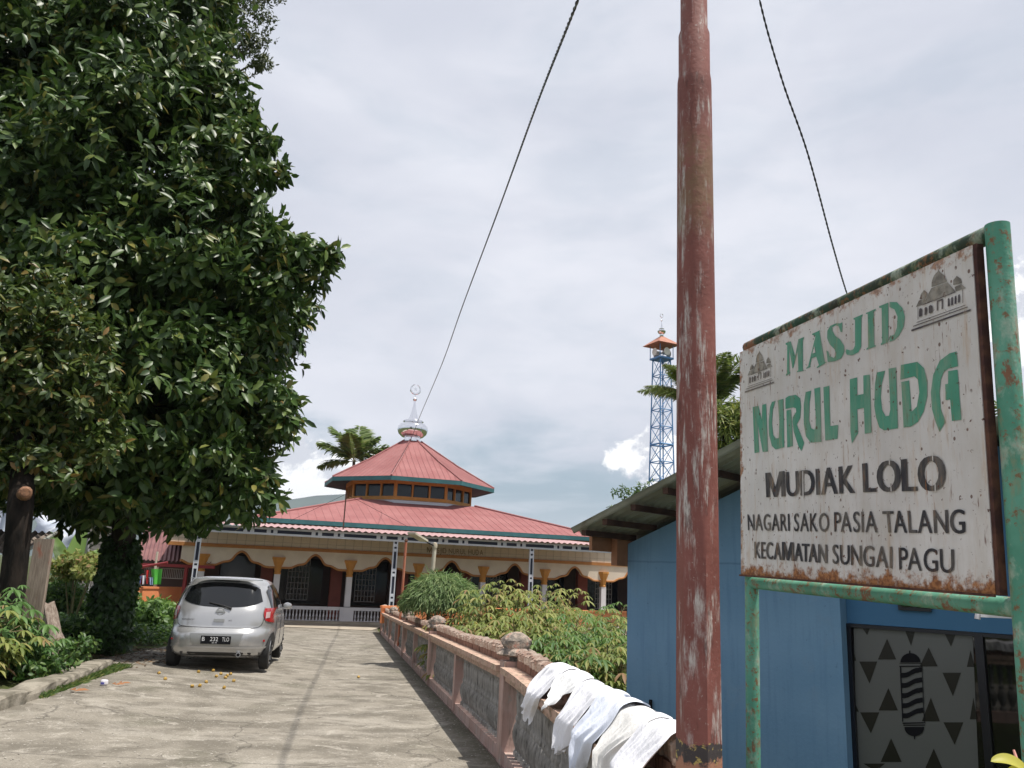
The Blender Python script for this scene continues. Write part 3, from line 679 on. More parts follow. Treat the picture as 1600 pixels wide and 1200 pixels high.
# porch truss in front
VT = -2.6; zt0 = MP(618, 846.5, VT)[2]; zt1 = MP(618, 835.5, VT)[2]; ub0, ub1 = MP(306, 828, VT)[0], MP(961, 860, VT)[0]
truss = mosque
mb = MB(); mb.box(ub0, ub1, VT-.06, VT+.06, zt0, zt0+.08); mb.box(ub0, ub1, VT-.06, VT+.06, zt1-.08, zt1); u = ub0
k = 0
while u < ub1-.3:
    for a, b in ((0, .16), (.26, .42)): mb.box(u+a, u+b, VT-.055, VT+.055, zt0+.081, zt1-.081)
    u += .42+(1.35 if k % 2 == 0 else .48); k += 1
mb.build('porch_beam', M_truss, mosque); MB().box(ub0+.01, ub1-.01, VT-.03, VT+.03, zt0+.082, zt1-.082).build('beam_core', M_trussin, mosque)
for px in (306, 616, 830):
    u = MP(px, 880, VT)[0]; mb = MB()
    for s in (-.10, .055): mb.box(u+s, u+s+.045, VT-.05, VT+.05, 0, zt0-.003)
    for z in np.arange(.1, zt0-.2, 1.02): mb.box(u-.054, u+.054, VT-.045, VT+.045, z, z+.12); mb.box(u-.054, u+.054, VT-.045, VT+.045, z+.20, z+.32)
    p = mb.build('porch_post', M_truss, mosque); MB().box(u-.053, u+.053, VT-.02, VT+.02, .02, zt0-.01).build('post_core', M_trussin, p)
mb = MB(); d = .13
def fn(a, b):
    u = ub0-.2+(ub1-ub0+.4)*a; v = VT-.35+(ev+.2-VT+.35)*b; return (u, v, zt1+.03+.40*b+.028*math.cos(2*math.pi*u/.27))
mb.grid(fn, int((ub1-ub0+.4)/.045), 2); mb.build('porch_roof_sheet', M_pinkroof, mosque, True)
# lettering over the arch, mast with stays
_glyph = {}
def glyph(ch):
    if ch == 'M':
        P = [(0, 0), (0, 1), (.22, 1), (.50, .30), (.78, 1), (1, 1), (1, 0), (.85, 0), (.85, .70), (.565, 0), (.435, 0), (.15, .70), (.15, 0)]
        V = np.array(P)*[.98, .72]; return V, [(0, 1, 11, 12), (1, 2, 11), (2, 10, 11), (2, 3, 10), (3, 9, 10), (3, 4, 9), (4, 8, 9), (4, 5, 8), (5, 6, 7, 8)]
    if ch not in _glyph:
        c = bpy.data.curves.new('txt', 'FONT'); c.body = ch; c.size = 1; c.offset = .0; c.resolution_u = 4
        o = bpy.data.objects.new('txt', c); link(o); dg = bpy.context.evaluated_depsgraph_get(); me = bpy.data.meshes.new_from_object(o.evaluated_get(dg))
        V = np.array([v.co[:2] for v in me.vertices]); Fs = [tuple(p.vertices) for p in me.polygons]
        bpy.data.objects.remove(o); bpy.data.curves.remove(c); bpy.data.meshes.remove(me)
        V[:, 0] -= V[:, 0].min(); V[:, 1] -= 0; _glyph[ch] = (V, Fs)
    return _glyph[ch]
def layout(txt, gap=.115):
    x = 0; out = []; prev = ''
    for ch in txt:
        if ch == ' ': x += .32; continue
        V, F_ = glyph(ch); x -= .13 if prev+ch in ('TA', 'PA', 'AT', 'LT') else (.05 if prev+ch in ('LA', 'RA') else 0); prev = ch; out.append((V+[x, 0], F_)); x += V[:, 0].max()+gap
    w = x-gap; return [(V/[w, .72], F_) for V, F_ in out]
def text_quad(txt, quad, m, name, parent, bold=.02, each=False, n=1, dirn=None):
    """quad: BL, BR, TR, TL in parent's local coordinates; struck n times with tiny side steps to thicken the strokes"""
    q = [np.array(p, float) for p in quad]; mb = MB(); ux = (q[1]-q[0])
    for V, Fs in layout(txt):
        if each: mb = MB()
        for k in range(n):
            k0 = len(mb.v); sh = (k-(n-1)/2)*bold; dd = (dirn if dirn is not None else np.zeros(3))*k
            for x, y in V: x = x+sh; mb.v.append(tuple((q[0]*(1-x)+q[1]*x)*(1-y)+(q[3]*(1-x)+q[2]*x)*y+dd))
            mb.f += [tuple(i+k0 for i in f) for f in Fs]
        if each: mb.build(name, m, parent)
    if not each: return mb.build(name, m, parent)
M_letter = mat('brown_gold_letters', (.20, .13, .05), .5)
def mq(x0, y0, x1, y1, x2, y2, x3, y3, v=-.125): return [MP(x, y, v) for x, y in ((x0, y0), (x1, y1), (x2, y2), (x3, y3))]
text_quad('MASJID NURUL HUDA', mq(667, 863, 755, 867.5, 755, 859, 667, 855), M_letter, 'lettering', mosque, .03)
text_quad('MUDIAK LOLO', mq(698, 870, 734, 872, 734, 868, 698, 866), M_letter, 'lettering', mosque, .03)
mm = ML(at(535, 840, 36.5)); mt_ = ML(at(535, 768, 36.5))
mast = thing('antenna_mast', 'thin dark mast standing on the porch roof of the mosque', 'mast', tuple(at(535, 840, 36.5)))
MB().tube([(0, 0, 0), (0, 0, mt_[2]-mm[2])], .03, 6).build('pole', M_purlin, mast)
MB().tube([(0, 0, mt_[2]-mm[2]-.1), (-3.5, 3, .6)], .008, 4).build('stay', M_black, mast); MB().tube([(0, 0, mt_[2]-mm[2]-.1), (2.6, 2, .7)], .008, 4).build('stay', M_black, mast); MB().tube([(-.8, .2, .2), (-.45, .2, .42), (0, .2, .35)], .02, 4).build('brace', M_maroon, mast)
# low orange yard walls
def wallseg(label, px0, px1, ytop0, Y0, Y1, h, name='low_wall', m=M_orange):
    a, b = at(px0, ytop0, Y0), at(px1, ytop0, Y1); z1 = a[2]; o = thing(name, label, 'wall', (a[0], a[1], z1-h)); d = np.array([b[0]-a[0], b[1]-a[1]]); L = np.linalg.norm(d); o.rotation_euler = (0, 0, math.atan2(d[1], d[0]))
    MB().box(0, L, 0, .2, 0, h-.08).build('wall_face', m, o); MB().box(-.02, L+.02, -.03, .23, h-.078, h).build('wall_cap', m, o); return o
wallseg('low orange wall in front of the mosque beyond the bushes', 598, 1000, 946.5, 31, 36, .62)
wallseg('low orange wall on the far side of the silver car', 175, 330, 916, 33, 37, 1.6)
# ------------------------------------------------------------------ minaret tower
TY = 46.; tb = at(1034, 800, TY); tz0 = -1.0; tower = thing('minaret_tower', 'blue steel lattice minaret with loudspeakers and small red roof', 'tower', (tb[0], TY, tz0), math.radians(27))
M_bl = mat('blue_steel_paint', (.07, .20, .42), .5, (.09, .25, .48), 2); M_rtile = mat('small_red_roof', (.33, .13, .085), .7, (.40, .18, .12), 3)
zp = at(1035, 562, TY)[2]-tz0; w0, w1 = .66, .36
def hw(z): return w0+(w1-w0)*min(1, z/zp)
for sx in (-1, 1):
    for sy in (-1, 1): MB().tube([(sx*hw(0), sy*hw(0), 0), (sx*w1, sy*w1, zp)], .04, 5).build('leg', M_bl, tower)
n = 15; br = MB(); rg = MB()
for i in range(n):
    z0, z1 = zp*i/n, zp*(i+1)/n; a, b = hw(z0), hw(z1); c0 = [(-a, -a), (a, -a), (a, a), (-a, a)]; c1 = [(-b, -b), (b, -b), (b, b), (-b, b)]
    for k in range(4):
        p, q = c0[k], c0[(k+1) % 4]; p1, q1 = c1[k], c1[(k+1) % 4]
        br.tube([(*p, z0), (*q1, z1)], .022, 4); br.tube([(*q, z0), (*p1, z1)], .022, 4); rg = MB() if k == 0 else rg; rg.tube([(*p1, z1), (*q1, z1)], .028 if i % 3 else .05, 4)
    rg.build('ring_beam', M_bl, tower)
br.build('bracing', M_bl, tower, kind='stuff')
MB().box(-.50, .50, -.50, .50, zp-.02, zp+.08).build('platform', M_bl, tower)
for sx in (-1, 1):
    for sy in (-1, 1): MB().tube([(sx*.47, sy*.47, zp+.08), (sx*.47, sy*.47, zp+.86)], .025, 5).build('canopy_post', M_bl, tower)
zr = zp+.84
MB().rings([[(-.80, -.80, zr), (.80, -.80, zr), (.80, .80, zr), (-.80, .80, zr)], [(-.11, -.11, zr+.56), (.11, -.11, zr+.56), (.11, .11, zr+.56), (-.11, .11, zr+.56)]], True, True).build('roof', M_rtile, tower)
for a in range(4):
    t = a*math.pi/2; c, s = math.cos(t), math.sin(t)
    hm = [(x*c-y*s, x*s+y*c, z) for x, y, z in ((.08, 0, zp+.5), (.52, 0, zp+.5))]
    mb = MB(); mb.tube([(hm[0][0]+(hm[1][0]-hm[0][0])*q, hm[0][1]+(hm[1][1]-hm[0][1])*q, zp+.40) for q in (0, .35, .55, .75, .95, 1.0)], [.07, .07, .06, .11, .20, .23], 14); mb.build('loudspeaker', mat('speaker_white', (.62, .60, .54), .5), tower, True)
dd = MB().lathe([(r*.72, z*.66) for r, z in [(.17, 0), (.19, .1), (.14, .14), (.14, .22), (.30, .36), (.35, .52), (.20, .68), (.22, .74), (.09, .8), (.05, 1.2), (.03, 1.45), (.08, 1.52), (.03, 1.6), (.025, 1.85)]], 14, (0, 0, zr+.55)).build('dome', M_chrome, tower, True)
MB().tube([(.11*math.cos(a), 0, zr+.55+1.32+.11*math.sin(a)) for a in (math.radians(110+320*i/16) for i in range(17))], .022, 5).build('crescent', M_chrome, dd)
# hills, with some haze blue put into their colour
hb = MB(); N_ = 80; rr = [[], [], []]
for i in range(N_+1):
    az = math.radians(-75+150*i/N_); d = 2800; hgt = 215+50*math.sin(i*.21+1)+35*math.sin(i*.53)+14*math.sin(i*1.7)+8*math.sin(i*3.1)
    if az > math.radians(-8): hgt *= max(.22, 1-(math.degrees(az)+8)/14)
    for k, (dd_, hh) in enumerate(((2300, -2), (2800, hgt), (3600, -2))): rr[k].append((math.sin(az)*dd_, math.cos(az)*dd_, hh))
hb.rings(rr, closed=False); hb.build('hills', mat('haze_tinted_forest', (.03, .05, .045), .95, (.045, .07, .055), .01), smooth=True)['kind'] = 'structure'
# ------------------------------------------------------------------ mosque sign
SBL, SBR, STL, STR = at(1162, 898, 4.05), at(1562, 929, 2.5), at(1154, 552, 4.05), at(1515, 386, 2.5)
SX = (SBR-SBL+STR-STL)/2; SWd = np.linalg.norm(SX); SX = SX/SWd; SZ = (STL-SBL+STR-SBR)/2; SZ = SZ-SX*(SZ@SX); SHt = np.linalg.norm(SZ); SZ = SZ/SHt; SY = np.cross(SZ, SX)
SO = (SBL+SBR+STL+STR)/4-SX*SWd/2-SZ*SHt/2
mt = Matrix.Identity(4)
for i in range(3): mt[i][0] = SX[i]; mt[i][1] = SY[i]; mt[i][2] = SZ[i]; mt[i][3] = SO[i]
sign = thing('mosque_sign', 'rusty white sign board with green and black lettering in a green pipe frame', 'sign', mtx=mt)
def SP(px, py, d=0.):
    p = plane_hit(px, py, SO+SY*d, SY)-SO; return np.array([p@SX, p@SY, p@SZ])
SIDE = -1 if (EYE-SO)@SY < 0 else 1       # side of the board that faces the path
def rust(H):
    x, y, z = H.xyz(H.texco('Object')); v = H.texco('Object'); v2 = H.map(v, 1, 0, 1)
    n1 = H.noise(v2, 17, 7, .7); n2 = H.noise(v2, 60, 4, .6)
    dirt = H.ramp(H.noise(H.map(v, 5, 0, 1.2), 2.4, 6, .65), .40, .75)
    c = H.mix(H.math('MULTIPLY', dirt, .42), H.col, (.50, .44, .36))
    yel = H.ramp(H.noise(H.map(v, 9, 0, 1.0, (3, 0, 2)), 2.6, 6, .7), .53, .70)
    c = H.mix(H.math('MULTIPLY', yel, .5), c, (.52, .35, .20))
    # drips: thin streaks under random spots
    dr = H.ramp(H.noise(H.map(v, 34, 0, 4.2), 1.6, 5, .7), .57, .66)
    drm = H.ramp(H.noise(H.map(v, 1, 0, 1, (5, 0, 5)), 5, 3, .5), .45, .62)
    c = H.mix(H.math('MULTIPLY', H.math('MULTIPLY', dr, drm), .85), c, (.30, .12, .04))
    dr2 = H.math('MULTIPLY', H.ramp(H.noise(H.map(v, 60, 0, 5, (3, 0, 8)), 1.4, 4, .7), .60, .66), H.ramp(H.noise(H.map(v, 1, 0, 1, (9, 0, 2)), 8, 3, .5), .5, .6)); c = H.mix(H.math('MULTIPLY', dr2, .8), c, (.16, .06, .03))
    sp = H.ramp(H.noise(v2, 46, 5, .6), .63, .67); c = H.mix(H.math('MULTIPLY', sp, .95), c, (.10, .035, .02))
    sp2 = H.math('MULTIPLY', H.math('LESS_THAN', H.voro(H.map(v2, 1, 1, .8), 21), .12), H.ramp(H.noise(v2, 6, 3), .42, .5)); c = H.mix(H.math('MULTIPLY', sp2, .85), c, (.11, .045, .025))
    sp3 = H.ramp(H.noise(H.map(v2, 1, 1, .7, (7, 0, 3)), 22, 5, .7), .655, .69); c = H.mix(H.math('MULTIPLY', sp3, .9), c, (.23, .085, .03))
    # rusted lower edge, left edge and corners
    e = H.math('MULTIPLY', z, 13.); ee = H.math('ADD', e, H.math('MULTIPLY', H.math('SUBTRACT', n1, .5), -3.4))
    b = H.ramp(ee, .75, .12)
    lx = H.math('ADD', H.math('MULTIPLY', x, 28.), H.math('MULTIPLY', H.math('SUBTRACT', n1, .5), -6.)); b2 = H.math('MULTIPLY', H.ramp(lx, .7, -.1), .9)
    tp = H.math('ADD', H.math('MULTIPLY', H.math('SUBTRACT', SHt, z), 18.), H.math('MULTIPLY', H.math('SUBTRACT', n1, .5), -6.5)); b3 = H.math('MULTIPLY', H.ramp(tp, .4, -.4), .8)
    rc = H.mix(H.ramp(n2, .4, .6), (.20, .07, .025), (.40, .17, .06))
    c = H.mix(H.math('MAXIMUM', H.math('MAXIMUM', b, b2), b3), c, rc)
    return c
M_board = mat('rusty_white_enamel', (.76, .74, .72), .55, (.64, .62, .60), 3, extra=rust, bump=.0006, bscale=40)
M_sgreen = mat('sign_green_letter_paint', (.07, .30, .20), .55, (.09, .34, .23), 6, extra=rust); M_sblack = mat('sign_black_letter_paint', (.022, .022, .03), .5, (.035, .035, .045), 5, extra=rust)
def pipepaint(H):
    v = H.texco('Object')
    c = H.mix(H.ramp(H.noise(v, 30, 6, .75), .53, .62), H.col, (.20, .10, .04))
    c = H.mix(H.math('MULTIPLY', H.ramp(H.noise(H.map(v, 1, 1, .4), 14, 6, .7), .52, .66), .7), c, (.24, .26, .15))
    c = H.mix(H.ramp(H.noise(H.map(v, 1, 1, .5, (2, 3, 4)), 5, 7, .75), .56, .61), c, (.22, .10, .05))
    return H.mix(H.math('MULTIPLY', H.ramp(H.noise(H.map(v, 1, 1, .6, (5, 5, 5)), 9, 6, .7), .52, .66), .6), c, (.45, .52, .42))
M_pipe = mat('green_pipe_paint', (.07, .27, .18), .6, (.12, .35, .25), 4, bump=.002, bscale=60, extra=pipepaint)
M_pipedark = mat('blackish_green_pipe', (.022, .07, .04), .8, (.03, .035, .022), 6, contrast=(.4, .6), bump=.003, bscale=50, extra=pipepaint)  # blackish green, darker than the posts, for the top rail alone
M_rustedge = mat('rusty_angle_iron', (.05, .018, .016), .85, (.12, .05, .03), 16, bump=.003, bscale=50)
bd = MB(); bd.box(0, SWd, -.004, .004, 0, SHt); bd.build('board', M_board, sign)
yb = -SIDE*.047
r1 = at(1549, 445, 2.5); 
def plocal(p): p = np.array(p)-SO; return np.array([p@SX, p@SY, p@SZ])
xr = SWd+.056; xlft = .012
MB().tube([(xr, yb, SHt+.055), (xr, yb, -2.55)], .037, 20).build('post', M_pipe, sign, True)
MB().tube([(xlft, yb, SHt+.03), (xlft, yb, -1.7)], .033, 18).build('post', M_pipe, sign, True)
MB().tube([(xlft-.02, yb, SHt+.032), (xr-.02, yb, SHt+.035)], .031, 16).build('top_rail', M_pipedark, sign, True)
MB().tube([(xlft+.01, yb, -.035), (xr-.02, yb, -.035)], .030, 16).build('bottom_rail', M_pipe, sign, True)
mb = MB(); mb.box(SWd+.002, SWd+.017, min(0, yb)*.5-.002, max(0, yb)*.5+.002, -.002, SHt); mb.build('edge_strip', M_rustedge, sign)
MB().box(-.004, SWd+.004, SIDE*.0045 if SIDE > 0 else -.012, .012 if SIDE > 0 else -.0045, -.008, .0).build('edge_lip', M_rustedge, sign)
DL = SIDE*.006
def spoly(polys, ox, oy, sc, m, name, d=DL):
    mb = MB()
    for P in polys:
        pts = [tuple(SP(ox+x/sc, oy+y/sc, d)) for x, y in P]
        mb.poly(pts)
    o = mb.build(name, m, sign)
    import bmesh
    bm = bmesh.new(); bm.from_mesh(o.data); bmesh.ops.triangulate(bm, faces=bm.faces[:], ngon_method='EAR_CLIP'); bm.to_mesh(o.data); bm.free(); return o
C3 = (1140, 490, 5.22); C4 = (1340, 330, 5.22); C6 = (1370, 540, 5.456)
for P in ([(457, 240), (497, 225), (535, 350), (560, 210), (607, 190), (605, 205), (597, 215), (597, 460), (610, 465), (548, 478), (550, 470), (560, 462), (553, 300), (518, 445), (512, 445), (485, 275), (487, 470), (497, 485), (460, 508), (458, 498), (468, 485), (470, 258), (457, 252)],
          [(672, 165), (738, 135), (733, 150), (775, 395), (795, 395), (712, 445), (712, 435), (728, 420), (706, 350), (668, 365), (655, 430), (668, 432), (625, 450), (625, 443), (640, 430), (700, 185), (672, 172)],
          [(918, 68), (918, 150), (905, 150), (890, 105), (865, 95), (838, 110), (838, 140), (860, 180), (900, 210), (932, 260), (935, 310), (910, 365), (860, 388), (800, 395), (790, 300), (805, 310), (815, 345), (850, 362), (868, 330), (855, 290), (815, 250), (795, 200), (797, 140), (820, 100), (870, 78), (905, 80)],
          [(1010, 38), (1085, 5), (1085, 15), (1075, 30), (1072, 270), (1050, 315), (1000, 340), (955, 335), (945, 310), (950, 290), (985, 300), (1010, 290), (1022, 260), (1022, 50), (1010, 48)]):
    spoly([P], *C3, M_sgreen, 'letter')
spoly([[(676, 325), (690, 262), (700, 318)]], *C3, M_board, 'stencil_gap', DL*1.4)
spoly([[(68, 830), (148, 795), (145, 812), (132, 820), (135, 1090), (150, 1095), (150, 1102), (72, 1130), (72, 1120), (85, 1110), (82, 835), (68, 840)]], *C4, M_sgreen, 'letter')
spoly([[(175, 775), (250, 745), (250, 1068), (190, 1092), (188, 1082), (200, 1070), (195, 790), (176, 788)], [(260, 740), (320, 742), (365, 790), (385, 860), (375, 940), (340, 1010), (300, 1050), (260, 1066), (260, 1022), (300, 1005), (320, 950), (325, 860), (300, 800), (260, 782)]], *C4, M_sgreen, 'letter')
for Ps in ([[(188, 762), (235, 752), (262, 870), (265, 745), (297, 735), (312, 1125), (270, 1128), (228, 900), (240, 1130), (203, 1138)]],
           [[(345, 720), (375, 712), (352, 780), (345, 900), (355, 990), (378, 1018), (400, 1015), (405, 880), (392, 708), (438, 695), (445, 1090), (375, 1108), (345, 1080), (322, 990), (318, 880), (330, 760)]],
           [[(455, 690), (480, 672), (540, 662), (575, 690), (582, 760), (575, 850), (548, 905), (608, 1055), (585, 1122), (560, 1080), (522, 960), (512, 880), (515, 845), (543, 800), (540, 772), (520, 765), (455, 778)], [(463, 790), (500, 782), (508, 900), (515, 1080), (470, 1092)]],
           [[(620, 640), (665, 628), (652, 720), (648, 870), (665, 935), (692, 948), (702, 920), (700, 800), (690, 612), (737, 600), (748, 1045), (660, 1052), (622, 1000), (605, 900), (605, 740)]],
           [[(765, 600), (812, 588), (820, 918), (885, 908), (880, 1020), (780, 1035)]],
           [[(980, 535), (1040, 520), (1040, 665), (1092, 655), (1090, 505), (1143, 497), (1157, 970), (1102, 980), (1095, 768), (1040, 780), (1047, 975), (997, 1058), (985, 960)]]):
    spoly(Ps, *C3, M_sgreen, 'letter')
spoly([[(1369.9, 582), (1382.8, 579.2), (1377.5, 600), (1376, 620), (1378, 640), (1383.7, 650.5), (1389, 649.5), (1391, 640), (1390, 613), (1388.3, 576), (1399.9, 574), (1403, 669.2), (1381, 672.3), (1374, 668), (1368.5, 652), (1366, 634), (1367, 600)]], 0, 0, 1, M_sgreen, 'letter')
spoly([[(205, 165), (345, 138), (400, 190), (430, 300), (430, 430), (400, 560), (350, 650), (290, 690), (228, 698), (208, 310), (275, 297), (295, 565), (340, 520), (362, 400), (350, 290), (320, 262), (200, 290)]], *C6, M_sgreen, 'letter')
spoly([[(680, 50), (693, 175), (610, 195), (570, 225), (545, 290), (535, 400), (545, 540), (585, 650), (533, 735), (500, 650), (470, 540), (460, 400), (480, 250), (535, 130), (620, 65)], [(607, 217), (688, 205), (720, 632), (640, 642), (625, 460), (585, 465), (585, 400), (582, 330), (607, 325)]], *C6, M_sgreen, 'letter')
def line(txt, TL, BL, TR_, BR, bold=.009):
    text_quad(txt, [SP(*BL, DL), SP(*BR, DL), SP(*TR_, DL), SP(*TL, DL)], M_sblack, 'letter', sign, bold, True, 3, np.array([0, DL*.12, 0]))
line('MUDIAK', (1196.7, 739), (1198.3, 777), (1333.8, 724.4), (1335.4, 770.2), .010)
line('LOLO', (1349, 721.7), (1350.8, 769), (1474, 708), (1476, 766), .022)
line('NAGARI', (1168, 802.5), (1169, 828.5), (1233, 801.5), (1233.8, 829.6)); line('SAKO', (1241, 801), (1241, 830), (1295, 800), (1295.6, 830.6))
line('PASIA', (1303.5, 798.8), (1304, 830.6), (1370, 797), (1371, 832)); line('TALANG', (1379, 797), (1382, 832), (1507, 794), (1508, 833.5), .008)
line('KECAMATAN', (1179, 845), (1179.6, 872), (1292, 849.4), (1292, 880)); line('SUNGAI', (1301, 849.4), (1301.5, 880.6), (1393.6, 852.4), (1393.6, 888))
line('PAGU', (1404.4, 853.6), (1405.6, 889.6), (1490, 856.4), (1491, 895.6))
# stencil gaps
for x, y0, y1, w in ((1388.5, 716, 724, 1.6), (1391, 757, 766, 1.6), (1456, 708, 718, 1.7), (1460, 756, 766, 1.7), (1253.5, 738, 777, 1.5), (1288.6, 800, 832, .01)):
    spoly([[(x, y0-2), (x+w, y0-2), (x+w+.6, y1+2), (x+.6, y1+2)]], 0, 0, 1, M_board, 'stencil_gap', DL*1.5)
# painted mosque emblems
M_eg = mat('emblem_grey_shading', (.13, .12, .105), .6, (.34, .32, .28), 26, extra=rust); M_ed = mat('emblem_dark_lines', (.05, .04, .055), .6, (.09, .08, .08), 12, extra=rust)
eg = [[(602, 618), (604, 575), (622, 525), (652, 492), (660, 472), (669, 492), (705, 522), (730, 572)], [(600, 628), (735, 580), (800, 655), (537, 755)], [(505, 718), (515, 678), (541, 642), (572, 668), (560, 700)], [(475, 782), (500, 728), (555, 708), (528, 762)], [(778, 602), (780, 562), (808, 527), (843, 552), (850, 587)], [(790, 618), (845, 594), (885, 627), (800, 652)]]
ed = [[(500, 862), (502, 800), (512, 790), (525, 796), (525, 855)], [(545, 848), (545, 790), (556, 780), (568, 788), (562, 842)], [(580, 834), (580, 775), (594, 764), (610, 772), (610, 826)], [(645, 812), (645, 727), (655, 727), (655, 808)], [(685, 798), (685, 716), (695, 712), (695, 797)], [(655, 727), (655, 737), (685, 728), (685, 716)],
      [(735, 778), (735, 715), (747, 706), (752, 772)], [(762, 770), (764, 704), (776, 698), (777, 765)], [(790, 758), (792, 694), (803, 688), (804, 754)], [(818, 748), (820, 684), (832, 676), (834, 742)], [(490, 885), (490, 785), (494, 785), (494, 884)], [(855, 750), (853, 640), (857, 640), (859, 749)],
      [(480, 910), (480, 905), (878, 763), (878, 768)], [(453, 942), (453, 935), (897, 777), (897, 784)], [(437, 981), (437, 966), (922, 797), (922, 812)], [(528, 768), (528, 762), (800, 655), (800, 661)]]
for ks, m, nm, d in ((eg, M_eg, 'emblem_domes', DL), (ed, M_ed, 'emblem_lines', DL*1.25)):
    o = spoly(ks, *C4, m, nm, d)
    a4 = SP(C4[0]+437/5.22, C4[1]+975/5.22); b4 = SP(C4[0]+922/5.22, C4[1]+805/5.22); t4 = SP(C4[0]+660/5.22, C4[1]+470/5.22)
    a3 = SP(C3[0]+128/5.22, C3[1]+640/5.22); b3 = SP(C3[0]+366/5.22, C3[1]+550/5.22); t3 = SP(C3[0]+245/5.22, C3[1]+300/5.22)
    me = o.data.copy()
    s1 = (b3[0]-a3[0])/(b4[0]-a4[0]); s2 = (t3[2]-a3[2])/(t4[2]-a4[2])
    for v in me.vertices: v.co.x = a3[0]+(v.co.x-a4[0])*s1; v.co.z = a3[2]+(v.co.z-a4[2])*s2
    meshobj(nm, me, sign)
# ------------------------------------------------------------------ utility pole
PY = 3.0; pb_ = at(1090, 1150, PY); pt_ = at(1083, 60, PY)
def chalk(H):
    v = H.texco('Object'); x, y, z = H.xyz(v)
    st = H.noise(H.map(v, 1, 1, .09), 34, 7, .72); pt = H.noise(H.map(v, 1, 1, .30), 9, 6, .7)
    m = H.math('MULTIPLY', H.ramp(st, .47, .58), H.ramp(pt, .45, .60))
    c = H.mix(H.math('MULTIPLY', m, .92), H.col, (.55, .52, .49))
    c = H.mix(H.math('MULTIPLY', H.ramp(H.noise(v, 60, 4, .7), .62, .70), .6), c, (.42, .36, .33))
    c = H.mix(H.math('MULTIPLY', H.ramp(H.noise(H.map(v, 1, 1, .25), 22, 5, .7), .58, .68), .6), c, (.09, .035, .03))
    gm = H.math('MULTIPLY', H.ramp(z, 2.75, 2.95), H.ramp(z, 3.35, 3.15)); gm = H.math('MULTIPLY', gm, H.ramp(H.noise(v, 8, 6, .7), .35, .6))
    c = H.mix(H.math('MULTIPLY', gm, .6), c, (.20, .14, .07))
    # bare band and lighter coat near the foot
    zn = H.math('ADD', z, H.math('MULTIPLY', H.math('SUBTRACT', H.noise(v, 24, 5, .7), .5), .10))
    c = H.mix(H.ramp(zn, .975, .965), c, (.06, .05, .05)); yl = H.ramp(H.noise(H.map(v, 1, 1, 1.5), 30, 4, .6), .56, .62)
    c = H.mix(H.math('MULTIPLY', yl, H.math('MULTIPLY', H.ramp(zn, .978, .97), .9)), c, (.50, .38, .12))
    return H.mix(H.ramp(zn, .925, .91), c, (.40, .19, .12))
M_pole = mat('red_brown_pole_paint', (.19, .066, .054), .7, (.25, .092, .076), 5, bump=.002, bscale=50, extra=chalk, spec=.35)
pole = thing('utility_pole', 'tall red brown painted utility pole streaked with chalky white wear', 'pole', (pb_[0], PY, 0))
lean = (pt_[0]-pb_[0])/(pt_[2]-pb_[2]); mb = MB(); rs = []; K = 48
a_v = math.radians(-90+9)          # corner of the faceted foot towards the camera
z_arc = at(1080, 712, PY)[2]; zs1, zs0 = at(1083, 118, PY)[2], at(1083, 140, PY)[2]; zs3, zs2 = at(1083, 47, PY)[2], at(1083, 56, PY)[2]
zz = [-.4, 0, .4, .7] + list(np.arange(.8, z_arc+.35, .03)) + [2.2, 2.6, zs0, (zs0+zs1)/2, zs1, zs2, zs3, 4.2, 5, 6.2, 7.0]
for z in sorted(zz):
    R = .0790-.0035*(z-.8)
    if z > zs0: R = .0735-(.009 if z >= zs1 else .0045)-.001*(z-zs0)
    if z > zs2: R = .060-(.004 if z >= zs3 else .002)-.001*(z-zs2)
    ring = []
    for j in range(K):
        a = 2*math.pi*j/K+a_v; q = ((a-a_v+math.pi/6) % (math.pi/3))-math.pi/6   # angle from nearest corner
        apo = (.0795-.0035*(z-.8))*math.cos(math.pi/6)*1.0
        k = max(0, (z-(z_arc-.40))/.40); apo = apo+(R-apo)*min(1, k)
        rr_ = min(R, apo/max(.2, math.cos(math.pi/6-abs(q)))) if z < z_arc else R
        ring.append((lean*z+rr_*math.cos(a), rr_*math.sin(a), z))
    rs.append(ring)
mb.rings(rs, True, True); po = mb.build('shaft', M_pole, pole, True)
for v_ in (3.0, 5.8): pass
MB().tube([(lean*6.6-.5, 0, 6.6), (lean*6.6+.5, 0, 6.6)], .03, 8).build('cross_arm', M_galv, pole)
for s in (-.45, .45): MB().lathe([(.02, 0), (.04, .02), (.025, .05), (.04, .08), (.015, .12)], 10, (lean*6.6+s, 0, 6.63)).build('insulator', M_white, pole, True)
